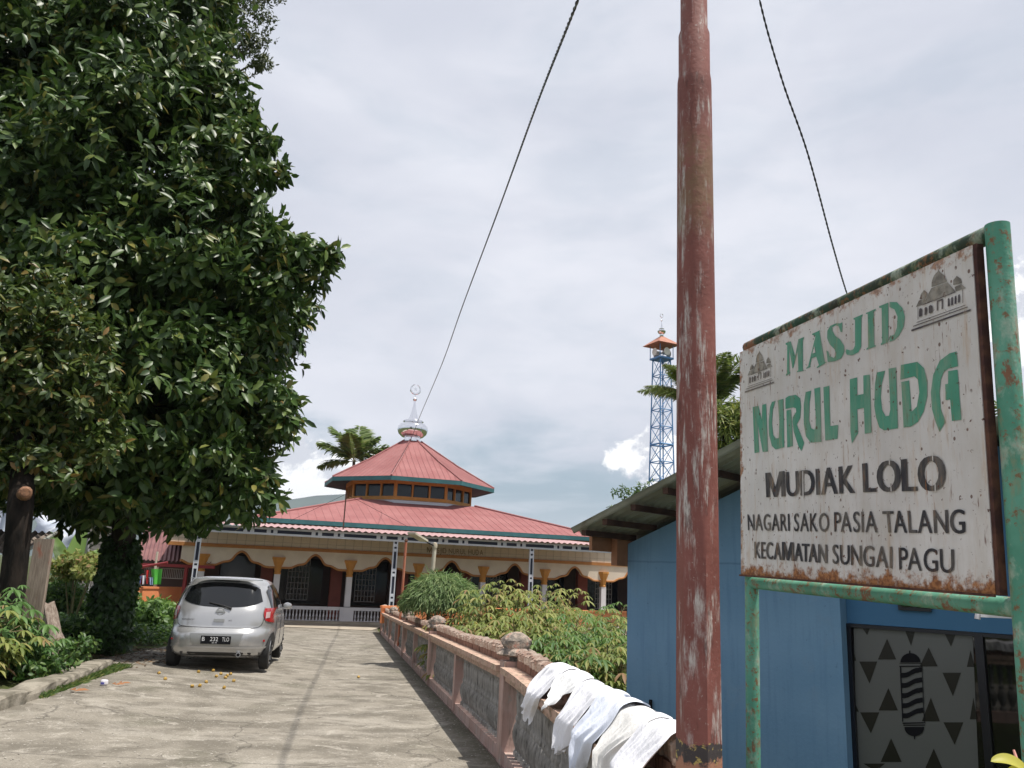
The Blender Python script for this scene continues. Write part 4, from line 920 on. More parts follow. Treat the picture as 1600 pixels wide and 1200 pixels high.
# twisted service cables from the pole head
M_cable = mat('black_cable', (.015, .018, .022), .5); M_cable2 = mat('grey_cable', (.16, .17, .18), .5)
def cable(label, pts2, r=.009, tw=.10, group=None):
    """pts2: world points, smoothed; two strands twisted"""
    P = []
    pts2 = [np.array(p) for p in pts2]
    for i in range(len(pts2)-1):
        p0, p1, p2, p3 = pts2[max(i-1, 0)], pts2[i], pts2[i+1], pts2[min(i+2, len(pts2)-1)]
        L = np.linalg.norm(p2-p1); n = max(4, int(L/(tw/6)));
        for k in range(n):
            t = k/n; P.append(.5*((2*p1)+(-p0+p2)*t+(2*p0-5*p1+4*p2-p3)*t*t+(-p0+3*p1-3*p2+p3)*t**3))
    P.append(pts2[-1]); P = np.array(P); o = thing('overhead_cable', label, 'cable', tuple(P[0]))
    L = np.concatenate([[0], np.cumsum(np.linalg.norm(np.diff(P, axis=0), axis=1))])
    for s, m in ((0, M_cable), (math.pi, M_cable2 if tw > .15 else M_cable)):
        T = np.gradient(P, axis=0); T = unit(T); A = unit(np.cross(T, [0.3, .2, 1])); Bn = np.cross(T, A); ph = 2*math.pi*L/tw+s
        Q = P+(A*np.cos(ph)[:, None]+Bn*np.sin(ph)[:, None])*r*.8
        MB().tube([q-P[0] for q in Q], r, 5).build('strand', m, o, True)
    return o
top = np.array([pole.location.x+lean*6.6, PY, 6.7])
# cable 1: seen from (903,0) down to the dome
def on(px, py, Y): return at(px, py, Y)
cable('long twisted black cable running from the pole head down to the mosque dome', [top+[-.4, 0, 0], on(975, -190, 5.2), on(903, 0, 6.5), on(838, 165, 9.5), on(778, 330, 14), on(722, 480, 21), on(690, 570, 29), on(657, 648, 39), on(640, 690, 42.5), on(612, 738, 43.6)], .0095, .22)
cable('short twisted black cable ending behind the top rail of the mosque sign', [top+[.4, 0, 0], on(1120, -420, 3.4), on(1160, -150, 3.8), on(1187, 0, 4.1), on(1222, 125, 4.3), on(1262, 240, 4.6), on(1300, 380, 5.2), on(1322, 455, 5.8), on(1345, 520, 6.5), on(1365, 610, 7.4)], .0038, .085)

# ------------------------------------------------------------------ silver hatchback
cb = gnd(332, 1044); CY = 13.35
cxl = at(256, 1040, CY); cxr = at(404, 1043, CY); CZ = path_z((cxl[0]+cxr[0])/2, CY)
hd = math.radians(10.5)          # heading, turned to the left
slope = math.atan(-.027)
car = thing('parked_car', 'silver five door hatchback parked tail first on the left of the driveway', 'car', ((cxl[0]+cxr[0])/2+.02, CY, CZ), hd)
car.rotation_euler = (slope, 0, hd); car.scale = (1, 1, .965)
M_car = mat('silver_car_paint', (.46, .46, .46), .26, metal=.55, spec=.5, coat=.7)
M_tyre = mat('tyre_rubber', (.018, .018, .018), .85); M_rim = mat('alloy_rim', (.50, .50, .50), .3, metal=.8); M_cglass = mat('tinted_car_glass', (.008, .009, .010), .04, spec=.6)
M_tail = mat('red_tail_lamp', (.36, .008, .012), .15, coat=.6); M_tailw = mat('clear_lamp', (.52, .36, .36), .15, coat=.5); M_plast = mat('black_plastic', (.015, .015, .016), .5)
prof_c = [(.21, .72, .16, 3.62), (.27, .80, .05, 3.72), (.36, .825, .015, 3.76), (.45, .832, .0, 3.78), (.54, .834, .0, 3.78), (.60, .834, .012, 3.76), (.645, .832, .05, 3.73), (.68, .830, .085, 3.68), (.80, .830, .105, 3.52), (.90, .822, .13, 3.35), (.96, .812, .155, 3.1), (1.02, .795, .19, 2.98), (1.12, .765, .25, 2.78), (1.22, .73, .315, 2.58), (1.32, .69, .385, 2.38), (1.39, .66, .44, 2.22), (1.44, .63, .50, 2.05), (1.475, .57, .60, 1.85), (1.50, .44, .80, 1.6), (1.512, .15, 1.05, 1.3)]
_zc = np.array([p[0] for p in prof_c])
def cpar(z): return [float(np.interp(z, _zc, [p[k] for p in prof_c])) for k in (1, 2, 3)]
def cs(z, a):   # a: angle, 270deg = rear centre
    w, y0, y1 = cpar(z); n = 4.2 if z < 1.35 else 3.2; c, s = math.cos(a), math.sin(a)
    x = w*math.copysign(abs(c)**(2/n), c); y = (y0+y1)/2+(y1-y0)/2*math.copysign(abs(s)**(2/n), s)
    y += .055*(abs(x)/w)**2*(1 if s < 0 else 0)*0; return np.array([x, y, z])
def creary(x, z):   # rear surface y at lateral x
    w, y0, y1 = cpar(z); n = 4.2 if z < 1.35 else 3.2; t = min(.9999, abs(x)/w); return (y0+y1)/2-(y1-y0)/2*(1-t**n)**(1/n)
def csidex(y, z):
    w, y0, y1 = cpar(z); n = 4.2 if z < 1.35 else 3.2; t = min(.9999, abs((y-(y0+y1)/2)/((y1-y0)/2))); return w*(1-t**n)**(1/n)
zf = [.21, .24, .27, .31, .36, .42, .48, .54, .58, .61, .63, .645, .66, .68, .72, .76, .80, .85, .90, .93, .96, .99, 1.02, 1.07, 1.12, 1.17, 1.22, 1.27, 1.32, 1.36, 1.39, 1.42, 1.44, 1.46, 1.475, 1.49, 1.50, 1.507, 1.512]
mb = MB(); mb.rings([[cs(z, 2*math.pi*j/96) for j in range(96)] for z in zf], True, True); body = mb.build('body', M_car, car, True)
body.data.set_sharp_from_angle(angle=math.radians(60))
def rpatch(fn, nu, nv, m, name, off=.006, par=car):
    """fn(u,v) -> (x,z) on the tail"""
    mb = MB()
    def g(u, v):
        x, z = fn(u, v); y = creary(x, z); e = .01
        dy = (creary(x+e, z)-creary(x-e, z))/(2*e); dzv = (creary(x, z+e)-creary(x, z-e))/(2*e); n = np.array([dy, -1, dzv]); n /= np.linalg.norm(n)
        return np.array([x, y, z])+n*off
    mb.grid(g, nu, nv); return mb.build(name, m, par, True)
def rg_(u, v):
    x = (u*2-1); z0, z1 = 1.005, 1.40; wt = .60-.04*v-.02
    wz = wt*(1+.05*(1-v)); e = abs(x)**5
    z = z0+(z1-z0)*v+.045*(1-v)*(x*x)+.0-.03*v*x*x; z = z+(.06*e*(1 if v < .5 else -1)*abs(v-.5)*2)
    return x*wz, z
rpatch(rg_, 24, 12, M_cglass, 'rear_window', .008)
MB().box(-.56, .56, .36, .52, 1.452, 1.466).build('spoiler', M_car, car)
rpatch(lambda u, v: ((u*2-1)*.20, 1.425+.014*v), 8, 2, M_plast, 'brake_lamp', .01)
# hatch seam: thin dark groove
seam = []
for t in np.linspace(0, 1, 60):
    a = t*math.pi; x = -.56*math.cos(a) if 0 else 0
pts = [(-.655, 1.02), (-.665, .90), (-.655, .78), (-.62, .715), (-.54, .69), (-.3, .683), (0, .68), (.3, .683), (.54, .69), (.62, .715), (.655, .78), (.665, .90), (.655, 1.02)]
pts = smoothpts(pts, 5); MB().tube([(x, creary(x, z)-.001, z) for x, z in pts], .005, 4).build('hatch_seam', M_plast, car)
for s in (-1, 1):
    fr = lambda u, v: (s*(.655-.02*math.sin(math.pi*v)+.03*(1-v)*(1-u)+.14*u), .765+.035*(1-u)*(1-v)+.235*v*(1-.04*u)+.02*u*v)
    l = rpatch(fr, 8, 6, M_tail, 'tail_lamp', .012)
    rpatch(lambda u, v: (s*(.675+.055*u), .84+.10*v+.01*u), 4, 4, M_tailw, 'lamp_lens', .017, l)
    MB().tube([(s*.70, creary(.70, .50)-.004, .47), (s*.70, creary(.7, .5)-.004, .50)], .02, 6).build('reflector', M_tail, car)
# plate recess, plate, handle, badge, wiper
rpatch(lambda u, v: ((u*2-1)*(.40-.05*(1-v)), .405+.185*v), 8, 4, mat('bumper_recess_paint', (.30, .30, .29), .35, metal=.5), 'plate_recess', .003)
yp = creary(0, .5)-.016
pl = MB().box(-.225, .225, yp, yp+.01, .43, .555).build('number_plate', M_black, car)
yq = yp-.002; M_pw = mat('plate_white', (.75, .75, .75), .4)
for s_, x0, x1 in (('B', -.205, -.165), ('232', -.085, .035), ('TLO', .095, .20)): text_quad(s_, [(x0, yq, .475), (x1, yq, .475), (x1, yq, .54), (x0, yq, .54)], M_pw, 'plate_text', pl, .01)
text_quad('10 19', [(-.05, yq, .44), (.02, yq, .44), (.02, yq, .46), (-.05, yq, .46)], M_pw, 'plate_text', pl)
yh = creary(0, .78); MB().box(-.08, .08, yh-.022, yh, .775, .82).build('hatch_handle', M_car, car)
yb_ = creary(0, .93)-.012; zb_ = .935
bdg = MB().tube([(.055*math.cos(a), yb_, zb_+.055*math.sin(a)) for a in (2*math.pi*i/20 for i in range(21))], .009, 6).build('emblem', M_rim, car, True)
MB().box(-.075, .075, yb_-.009, yb_+.004, zb_-.012, zb_+.012).build('emblem_bar', M_rim, bdg)
yt = creary(.45, .80)-.006; text_quad('MARCH', [(-.56, yt, .785), (-.38, yt-.01, .785), (-.38, yt-.01, .812), (-.56, yt, .812)], M_plast, 'model_name', car, .02)
text_quad('XS', [(.14, creary(.2, .8)-.006, .785), (.19, creary(.2, .8)-.006, .785), (.19, creary(.2, .8)-.006, .81), (.14, creary(.2, .8)-.006, .81)], M_plast, 'model_name', car, .02)
MB().tube([(.16, creary(.16, .985)-.03, .985), (.02, creary(.05, 1.03)-.03, 1.03), (-.20, creary(-.2, 1.08)-.025, 1.075)], [.02, .012, .007], 6).build('rear_wiper', M_plast, car)
rpatch(lambda u, v: ((u*2-1)*.78, .250+.05*v), 12, 2, M_plast, 'bumper_skirt', .004)
MB().tube([(.36, .0, .27), (.36, .2, .27)], .035, 12).build('exhaust', M_rim, car, True); MB().tube([(.36, -.004, .27), (.36, .0, .27)], .026, 12).build('exhaust_mouth', M_black, car)
# bumper crease
rpatch(lambda u, v: ((u*2-1)*.80, .365+.03*v), 20, 2, M_car, 'bumper_crease', .012)
# wheels, arches
def spatch(side, fn, nu, nv, m, name, off=.006, par=car):
    mb = MB()
    def g(u, v):
        y, z = fn(u, v); e = .01; x = csidex(y, z); dy = (csidex(y+e, z)-csidex(y-e, z))/(2*e); dz_ = (csidex(y, z+e)-csidex(y, z-e))/(2*e)
        n = np.array([1, -dy, -dz_]); n /= np.linalg.norm(n); p = np.array([x, y, z])+n*off; p[0] *= side; return p
    mb.grid(g, nu, nv); return mb.build(name, m, par, True)
for s in (-1, 1):
    for yy in (.66, 3.08):
        rw = .29
        spatch(s, lambda u, v: (yy+(.335*(v*.999))*math.cos(math.pi*u), .27+.335*v*math.sin(math.pi*u)), 16, 4, M_plast, 'wheel_arch', .003)
        wl = MB().lathe([(.20, -.095), (.265, -.095), (.29, -.075), (.292, 0), (.29, .075), (.265, .095), (.20, .095)], 32); wl.v = [(s*(.712+z*.8), yy+x, .29+y) for x, y, z in wl.v]; tw = wl.build('wheel', M_tyre, car, True)
        rm = MB().lathe([(.20, 0), (.195, .01), (.17, -.02), (.05, -.005), (.04, .01)], 24); rm.v = [(s*(.712+.070+z), yy+x, .29+y) for x, y, z in rm.v]; rm.build('rim', M_rim, tw, True)
        for k in range(5):
            a = 2*math.pi*k/5+.3; q = MB().tube([(s*.787, yy+.17*math.cos(a+.12), .29+.17*math.sin(a+.12)), (s*.787, yy+.07*math.cos(a+.5), .29+.07*math.sin(a+.5))], [.035, .02], 6); q.build('rim_gap', M_plast, tw)
    # side windows and pillars
    def wline(y): return .985+.02*math.sin((y-.5)/2.3*math.pi)*0+.01*(y<.7)
    def topz(y): return float(np.interp(y, [.42, .60, .85, 1.3, 1.8, 2.25, 2.7, 2.95], [1.14, 1.30, 1.385, 1.405, 1.40, 1.34, 1.18, 1.05]))
    for (a, b) in ((.56, .92), (.97, 1.72), (1.78, 2.62)):
        spatch(s, lambda u, v: (a+(b-a)*u, wline(0)+(topz(a+(b-a)*u)-wline(0))*v), 10, 6, M_cglass, 'side_window', .007)
    for yd_ in (.95, 1.75, 2.78): MB().tube([(s*(csidex(yd_, z)+.001), yd_, z) for z in (.36, .5, .65, .8, .95)], .004, 4).build('door_seam', M_plast, car)
    MB().tube([(s*(csidex(1.15, .85)+.022), 1.06, .86), (s*(csidex(1.15, .85)+.022), 1.22, .86)], .014, 6).build('door_handle', M_car, car, True)
    MB().tube([(s*(csidex(1.95, .85)+.022), 1.86, .86), (s*(csidex(1.95, .85)+.022), 2.02, .86)], .014, 6).build('door_handle', M_car, car, True)
    mm_ = MB().lathe([(.02, -.07), (.075, -.06), (.09, 0), (.075, .05), (.02, .06)], 14); mm_.v = [(s*(.875+x*.95), 2.42+z, 1.02+y*.7) for x, y, z in mm_.v]; mr = mm_.build('door_mirror', M_car, car, True)
    MB().box(min(s*.77, s*.84), max(s*.77, s*.84), 2.40, 2.46, 1.0, 1.03).build('mirror_arm', M_plast, car)
# ------------------------------------------------------------------ street lamp and flag pole by the balustrade
a = at(668, 985, 17.5); b = at(679.5, 852, 17.5); lampo = thing('solar_street_lamp', 'slim white street lamp leaning over the balustrade in front of the mosque', 'street lamp', (a[0], 17.5, -1.0))
bz = b[2]+1.0; az_ = a[2]+1.0; sl = (b[0]-a[0])/(bz-az_)
def lp_(z): return (sl*(z-az_), 0, z)
M_lamp = mat('cream_lamp_pole', (.62, .57, .47), .6, (.45, .38, .28), 4)
MB().tube([lp_(0), lp_(bz)], .042, 10).build('pole', M_lamp, lampo, True)
c = at(663, 845, 17.2)-[a[0], 17.5, -1.0]; d = at(643, 833, 16.6)-[a[0], 17.5, -1.0]
MB().tube([lp_(bz-.02), tuple(c)], .014, 6).build('arm', M_black, lampo)
cc, dd = Vector(c), Vector(d); ax = (dd-cc).normalized(); sd_ = ax.cross(Vector((0, 0, 1))).normalized()*.09; up_ = Vector((0, 0, .02))
MB().hexa([cc-sd_-up_, cc+sd_-up_, dd+sd_-up_, dd-sd_-up_, cc-sd_+up_, cc+sd_+up_, dd+sd_+up_, dd-sd_+up_]).build('lamp_head', M_lamp, lampo)
MB().lathe([(.05, -.06), (.055, .0), (.04, .05), (.01, .06)], 10, lp_(bz)).build('pole_cap', M_lamp, lampo, True)
a = at(626, 952, 22); b = at(634.5, 846, 22); fp = thing('flag_pole', 'thin rusty red pole beside the white lattice porch post', 'flagpole', (a[0], 22, G(22)-.2))
MB().tube([(0, 0, 0), (b[0]-a[0], 0, b[2]-G(22)+.2)], .034, 8).build('pole', mat('rust_red_pole', (.42, .13, .07), .6, (.5, .2, .12), 4), fp, True); MB().lathe([(.03, 0), (.05, .04), (.02, .09)], 8, (b[0]-a[0], 0, b[2]-G(22)+.18)).build('pole_tip', M_rustedge, fp)
# ------------------------------------------------------------------ washing on the balustrade
M_cloth = mat('white_cotton', (.80, .80, .84), .85, spec=.2); _b = M_cloth.node_tree; _tc = _b.nodes.new('ShaderNodeTexCoord'); _h = NH(_b); _nv = _h.noise(_h.map(_tc.outputs['Object'], 1, 1, .22), 26, 5, .6); _bp = _b.nodes.new('ShaderNodeBump'); _bp.inputs['Distance'].default_value = .010; _b.links.new(_nv, _bp.inputs['Height']); _b.links.new(_bp.outputs[0], _b.nodes['Principled BSDF'].inputs['Normal'])
M_cloth.node_tree.nodes['Principled BSDF'].inputs['Sheen Weight'].default_value = .2
def yfence(px, py):    # where a pixel meets the plane of the crest front
    s = .140; n = np.array([1, s, 0]); n = n/np.linalg.norm(n); p = plane_hit(px, py, (xf(5)+.10, 5, 0), n); return p[1]
cl = [(872, 1045, .15, .34, -.95, 'white blouse with frilled hem, first on the wall next to the pier'),
      (897, 1058, .15, .20, .10, 'short white cloth with pointed corner between two longer blouses'),
      (927, 1070, .17, .36, -.25, 'white cloth with ruffled hem hanging third along the wall'),
      (962, 1088, .17, .44, -.35, 'bluish white blouse with a deep fold hanging in the middle of the row'),
      (997, 1104, .15, .42, -.30, 'off white cloth with a curled edge next to the largest sheet'),
      (1036, 1122, .19, .50, -.15, 'largest white sheet hanging beside the red brown pole')]
for k, (tx, ty, wid, hang, skew, label) in enumerate(cl):
    yc = yfence(tx, ty); base = np.array([xf(yc), yc, path_z(xf(yc), yc)]); o = thing('laundry_cloth', label, 'cloth', tuple(base), group='white clothes drying on the balustrade')
    ph = k*1.7; nf = 4.2+.9*(k % 3); ysn = [yfence(c[0], c[1]) for c in cl]; sp_ = abs(ysn[max(k-1, 0)]-ysn[min(k+1, 5)])/(2 if 0 < k < 5 else 1); wid = sp_*.56; hang *= .86
    def fn(u, v):
        uu = (u-.5)*2; L1, L2 = .10, .12
        shape = [1-.16*uu, 1-.75*abs(uu)**1.3, 1-.16*uu*uu, 1-.22*abs(uu)**2, 1-.14*uu, 1-.05*uu*uu][k]
        hh = hang*shape+.010*math.sin(uu*11+k)
        s = v*(L1+L2+hh); q = max(0, s-L1-L2); g = min(1, q/.12)
        fold = (math.sin(uu*math.pi*nf+ph+q*3.0)+.35*math.sin(uu*math.pi*nf*2.1+ph*2+q*5))*(.002+.016*min(1, q/.3))
        wr = .006*math.sin(uu*7+s*23+k)+.004*math.sin(uu*19-s*31)
        y = yc+uu*wid*(1.0-(.62 if k < 5 else .1)*min(1, q/.30)+.08*math.sin(q*11+k*2))-skew*q*.5+[.06, -.10, .05, -.04, .09, -.03][k]*uu*q+.018*math.sin(q*17+k*2)*uu+.012*math.sin(q*29+k)
        if s < L1: d = .205; h = .925-(L1-s)
        elif s < L1+L2: t = (s-L1)/L2; d = .205-.135*t; h = .925+.022*math.sin(math.pi*t)
        else:
            d = .065-.105*min(1, q/.155)-.02*max(0, q-.155)-.035*smooth01(q/.22)*(1-abs(uu)**2.2); h = .918-q
        h += .010*math.sin(uu*5+ph)*(1-g)-(.015+.01*(k % 2))*0
        hem = smooth01((q-(hh-.035))/.035) if k in (0, 2, 3, 4) else 0
        d -= fold*1.0+wr*.7+.010*hem*math.sin(uu*30+k)+.012*(k % 2)*g; h += .012*(k % 2)*(1-g); h += .010*hem*math.sin(uu*30+k*2)-.03*(k % 2)*(1-g)*0
        s_ = .140; kk = math.sqrt(1+s_*s_)
        return np.array([xf(y)+d/kk, y+d*s_/kk, path_z(xf(y), y)+h])-base
    mc = M_cloth
    if k in (1, 3, 4):
        mc = M_cloth.copy(); mc.name = 'tinted_cotton'; mc.node_tree.nodes['Principled BSDF'].inputs['Base Color'].default_value = {1: (.84, .84, .84, 1), 3: (.72, .76, .86, 1), 4: (.78, .765, .74, 1)}[k]
    MB().grid(fn, 70, 50).build('cloth', mc, o, True)
o = thing('laundry_cloth', 'white cloth corner at the bottom edge below the left sign post', 'cloth', (.83, 2.45, .7), group='white clothes drying on the balustrade')
MB().grid(lambda u, v: (.05+(u-.5)*.25+.02*math.sin(v*9), (v-.5)*.4, .245-.9*(u-.5)**2-.28*(v-.45)**2+.008*math.sin(u*20+v*13)), 24, 24).build('cloth', M_cloth, o, True)
# ------------------------------------------------------------------ vegetation
def bez(a, b, c, n):
    return [tuple((1-t)**2*np.array(a)+2*t*(1-t)*np.array(b)+t*t*np.array(c)) for t in np.linspace(0, 1, n)]
M_bark = mat('dark_bark', (.030, .024, .019), .95, (.065, .054, .042), 7, (1, 1, .3), bump=.02, bscale=20, spec=.1)
L_tree = leafmat('glossy_tree_leaf', [(0, (.024, .052, .012)), (.35, (.044, .088, .019)), (.7, (.066, .118, .026)), (.92, (.115, .165, .036)), (1, (.21, .18, .045))], .42, .18, .36)
L_tree2 = leafmat('small_olive_leaf', [(0, (.03, .05, .012)), (.6, (.06, .085, .025)), (1, (.11, .12, .04))], .5, .2)
L_ivy = leafmat('ivy_leaf', [(0, (.018, .045, .010)), (.6, (.032, .075, .016)), (1, (.06, .12, .025))], .5, .25)
L_cass = leafmat('cassava_leaf', [(0, (.12, .17, .035)), (.5, (.21, .25, .06)), (.82, (.30, .31, .09)), (1, (.30, .17, .09))], .6, .35)
L_cassd = leafmat('deep_cassava_leaf', [(0, (.055, .13, .03)), (.6, (.10, .19, .04)), (1, (.17, .25, .06))], .5, .35)
L_fine = leafmat('fine_drooping_leaf', [(0, (.10, .17, .06)), (.6, (.19, .28, .10)), (1, (.28, .34, .15))], .55, .3)
L_grass = leafmat('grass_blade', [(0, (.05, .10, .02)), (.6, (.10, .17, .035)), (1, (.20, .21, .06))], .7, .35)
L_shrub = leafmat('shrub_leaf', [(0, (.028, .07, .015)), (.6, (.06, .13, .025)), (1, (.13, .20, .04))], .5, .3)
L_ban = leafmat('banana_leaf', [(0, (.13, .24, .05)), (1, (.22, .33, .09))], .45, .4)
L_palm = leafmat('palm_leaflet', [(0, (.08, .13, .03)), (.6, (.15, .21, .05)), (1, (.26, .27, .09))], .5, .3)

def lobes_leaves(lobes, dens, nl, L, W, spread=.5, droop=.35):
    """lobes (cx,cy,cz,rx,ry,rz); returns whorl-based leaf arrays"""
    B, D, N, LL, WW = [], [], [], [], []
    for (cx, cy, cz, rx, ry, rz) in lobes:
        n = int(dens*(rx*rz+rx*ry+ry*rz)*4)
        u = rdir(n); rad = 1-rng.random(n)**2.2*.55; lump = 1+.14*np.sin(u[:, 0]*7+cx)*np.cos(u[:, 2]*6+cz)+.08*np.sin(u[:, 1]*13)
        P = np.array([cx, cy, cz])+u*np.array([rx, ry, rz])*(rad*lump)[:, None]
        ns = 15; us = rdir(ns)*rng.uniform(.66, .86, (ns, 1)); pick = rng.integers(0, ns, n); sub_ = rng.random(n) < .72
        u2 = rdir(n); r2 = rng.uniform(.22, .40, ns)[pick]*(1-rng.random(n)**2*.5); P2 = np.array([cx, cy, cz])+(us[pick]+u2*r2[:, None])*np.array([rx, ry, rz])
        P = np.where(sub_[:, None], P2, P); u = np.where(sub_[:, None], unit(u2+.6*us[pick]), u)
        ax = unit(u*np.array([1, 1, .6])+np.array([0, 0, .12])+.45*rng.normal(size=(n, 3)))
        k = nl; P = np.repeat(P, k, 0); ax = np.repeat(ax, k, 0); m = len(P)
        side = unit(np.cross(ax, rdir(m))); d = unit(ax*rng.uniform(-.1, .9, (m, 1))+side*1.0+np.array([0, 0, -1])*rng.uniform(0, droop*2, (m, 1)))
        nn = unit(ax+np.array([0, 0, .5])+.5*rng.normal(size=(m, 3)))
        B.append(P+d*.02+rng.normal(size=(m, 3))*L*.16); D.append(d); N.append(nn); LL.append(L*rng.uniform(.65, 1.2, m)); WW.append(W*rng.uniform(.8, 1.2, m))
    return [np.concatenate(a) for a in (B, D, N, LL, WW)]
def px_lobe(px, py, r, Y, k=1.0):
    c = at(px, py, Y); s = r*Y/FPX*1.06; return (c[0], c[1], c[2], s, s*1.0, s*.92)
T_L = [(60, -40, 190, 16.5), (230, 10, 160, 16.5), (60, 130, 170, 15.5), (225, 110, 140, 15.5), (325, 150, 80, 15.5), (200, 260, 175, 15), (352, 265, 88, 15), (50, 300, 150, 14.5), (300, 390, 135, 15), (395, 440, 85, 15), (430, 380, 42, 15), (478, 412, 48, 15), (515, 400, 22, 15), (110, 490, 165, 14.2), (320, 550, 105, 15), (30, 600, 130, 13.3), (220, 640, 150, 14.6), (388, 640, 75, 15), (445, 655, 28, 15), (320, 730, 95, 15), (205, 728, 88, 14.3), (50, 690, 95, 13.5), (385, 765, 48, 15), (290, 785, 50, 14.8), (-90, 300, 200, 15), (-100, 620, 190, 14), (-60, 40, 200, 16)]
lobes = [px_lobe(*t) for t in T_L]
lobes += [(-7.6, 17.2, 6.2, 3.0, 2.4, 3.4), (-8.2, 17.0, 3.6, 2.6, 2.2, 1.6), (-8.5, 17.5, 9.5, 2.6, 2.4, 2.5)]
big = thing('large_tree', 'large dark glossy leaved fruit tree towering over the silver car with an ivy covered trunk', 'tree', (at(168, 1000, 16.5)[0], 16.5, G(16.5)))
ob = np.array(big.location)
A = lobes_leaves(lobes, 17, 8, .27, .105, droop=.5)
me = leaves('crown', A[0]-ob, *A[1:], L_tree); meshobj('crown', me, big, kind='stuff')
print('tree leaves', len(A[0]))
lx = float(ob[0])
def rel(p): return np.array(p)-ob
trunk_top = rel(at(175, 720, 15.6))
MB().tube([(0, 0, -.2), (.02, 0, 1.2), (.05, -.1, 2.4), tuple(trunk_top)], [.30, .25, .22, .18], 14).build('trunk', M_bark, big, True)
for px, py, Y in ((330, 560, 15), (60, 520, 14.4), (380, 420, 15.1), (200, 300, 15.2), (300, 700, 15), (60, 200, 15.6), (130, 650, 14.3), (240, 120, 16)):
    e = rel(at(px, py, Y)); MB().tube(bez(trunk_top*.85, (trunk_top*.6+e*.4)+[0, 0, .8], e, 8), [.13, .12, .10, .085, .07, .055, .04, .025], 8).build('limb', M_bark, big, True)
# ivy on the trunk
n = 5200; a = rng.uniform(0, 2*math.pi, n); h = rng.uniform(.0, 2.2, n); r = .21+.08*np.sin(h*1.3+.4)+.09*rng.random(n)+.04*np.sin(a*3+h*4)
Bq = np.stack([r*np.cos(a), r*np.sin(a), h], 1); out = np.stack([np.cos(a), np.sin(a), np.zeros(n)], 1)
me = leaves('ivy', Bq, unit(out*.5+rng.normal(size=(n, 3))*.5+np.array([0, 0, -.8])), unit(out+.3*rng.normal(size=(n, 3))), rng.uniform(.08, .15, n), rng.uniform(.07, .12, n), L_ivy)
meshobj('ivy', me, big, kind='stuff')
# little orange fruits at leaf whorls
fm = MB().lathe([(.005, -.035), (.03, -.02), (.037, 0), (.03, .022), (.006, .034)], 7).mesh('fruit', mat('orange_fruit', (.55, .26, .05), .5, (.5, .33, .08), 30), True)
idx = rng.choice(len(A[0]), 260, False)
for i in idx:
    if A[0][i][1] < 16: meshobj('fruit', fm, big, loc=tuple(A[0][i]-ob+[0, -.02, .02]))
# the taller, finer leaved tree behind
c = at(350, 40, 22); t2 = thing('tall_tree', 'taller olive green tree with small leaves rising behind the dark fruit tree', 'tree', (c[0]-1.2, 23, G(23)))
o2 = np.array(t2.location); lb = [px_lobe(px, py, r, 21) for px, py, r in ((330, 20, 75), (385, 40, 45), (395, 85, 34), (300, -60, 110), (400, -40, 60), (412, 100, 16), (230, -40, 90))]
A2 = lobes_leaves(lb, 26, 8, .12, .045); meshobj('crown', leaves('crown', A2[0]-o2, *A2[1:], L_tree2), t2, kind='stuff')
tp = at(340, 10, 21.5)-o2; MB().tube([(0, 0, -.2), (.1, 0, 5), tuple(tp)], [.28, .2, .08], 10).build('trunk', M_bark, t2, True)
for px, py in ((385, 60), (395, 100), (370, 20), (300, -20)): MB().tube([tuple(tp*.85), tuple(at(px, py, 21)-o2)], [.06, .02], 6).build('limb', M_bark, t2)
# dark trunk at the left edge
tb_ = at(22, 960, 11.5); t3 = thing('dark_trunk_tree', 'dark trunk with cut branch stubs at the left edge beside the leaning board', 'tree', (tb_[0], 11.5, path_z(tb_[0], 11.5)))
o3 = np.array(t3.location); MB().tube([(0, 0, -.2), tuple(at(27, 850, 11.5)-o3), tuple(at(32, 790, 11.5)-o3), tuple(at(40, 690, 12)-o3), tuple(at(20, 560, 12.4)-o3)], [.17, .16, .165, .15, .1], 14).build('trunk', mat('shade_black_bark', (.010, .009, .008), .95, (.028, .022, .018), 9, (1, 1, .3), bump=.02, bscale=20, spec=.1), t3, True)  # shade under the crown is put into the near black trunk colour
MB().tube([tuple(at(38, 772, 11.42)-o3), tuple(at(40, 769, 11.28)-o3), tuple(at(40, 769, 11.26)-o3)], [.10, .085, .055], 11).build('branch_stub', mat('cut_wood', (.30, .15, .08), .8, (.14, .07, .04), 18), t3)
lb = [px_lobe(px, py, r, 11.9) for px, py, r in ((0, 560, 95), (70, 610, 70), (-60, 660, 110), (40, 700, 60), (110, 540, 60), (135, 640, 55), (100, 725, 48), (150, 580, 40), (60, 470, 70), (-80, 500, 120), (170, 690, 30))]
A3 = lobes_leaves(lb, 24, 8, .17, .07); meshobj('crown', leaves('crown', A3[0]-o3, *A3[1:], leafmat('brownish_tree_leaf', [(0, (.03, .06, .012)), (.5, (.06, .10, .018)), (.88, (.11, .14, .028)), (1, (.24, .14, .04))], .45, .22)), t3, kind='stuff')

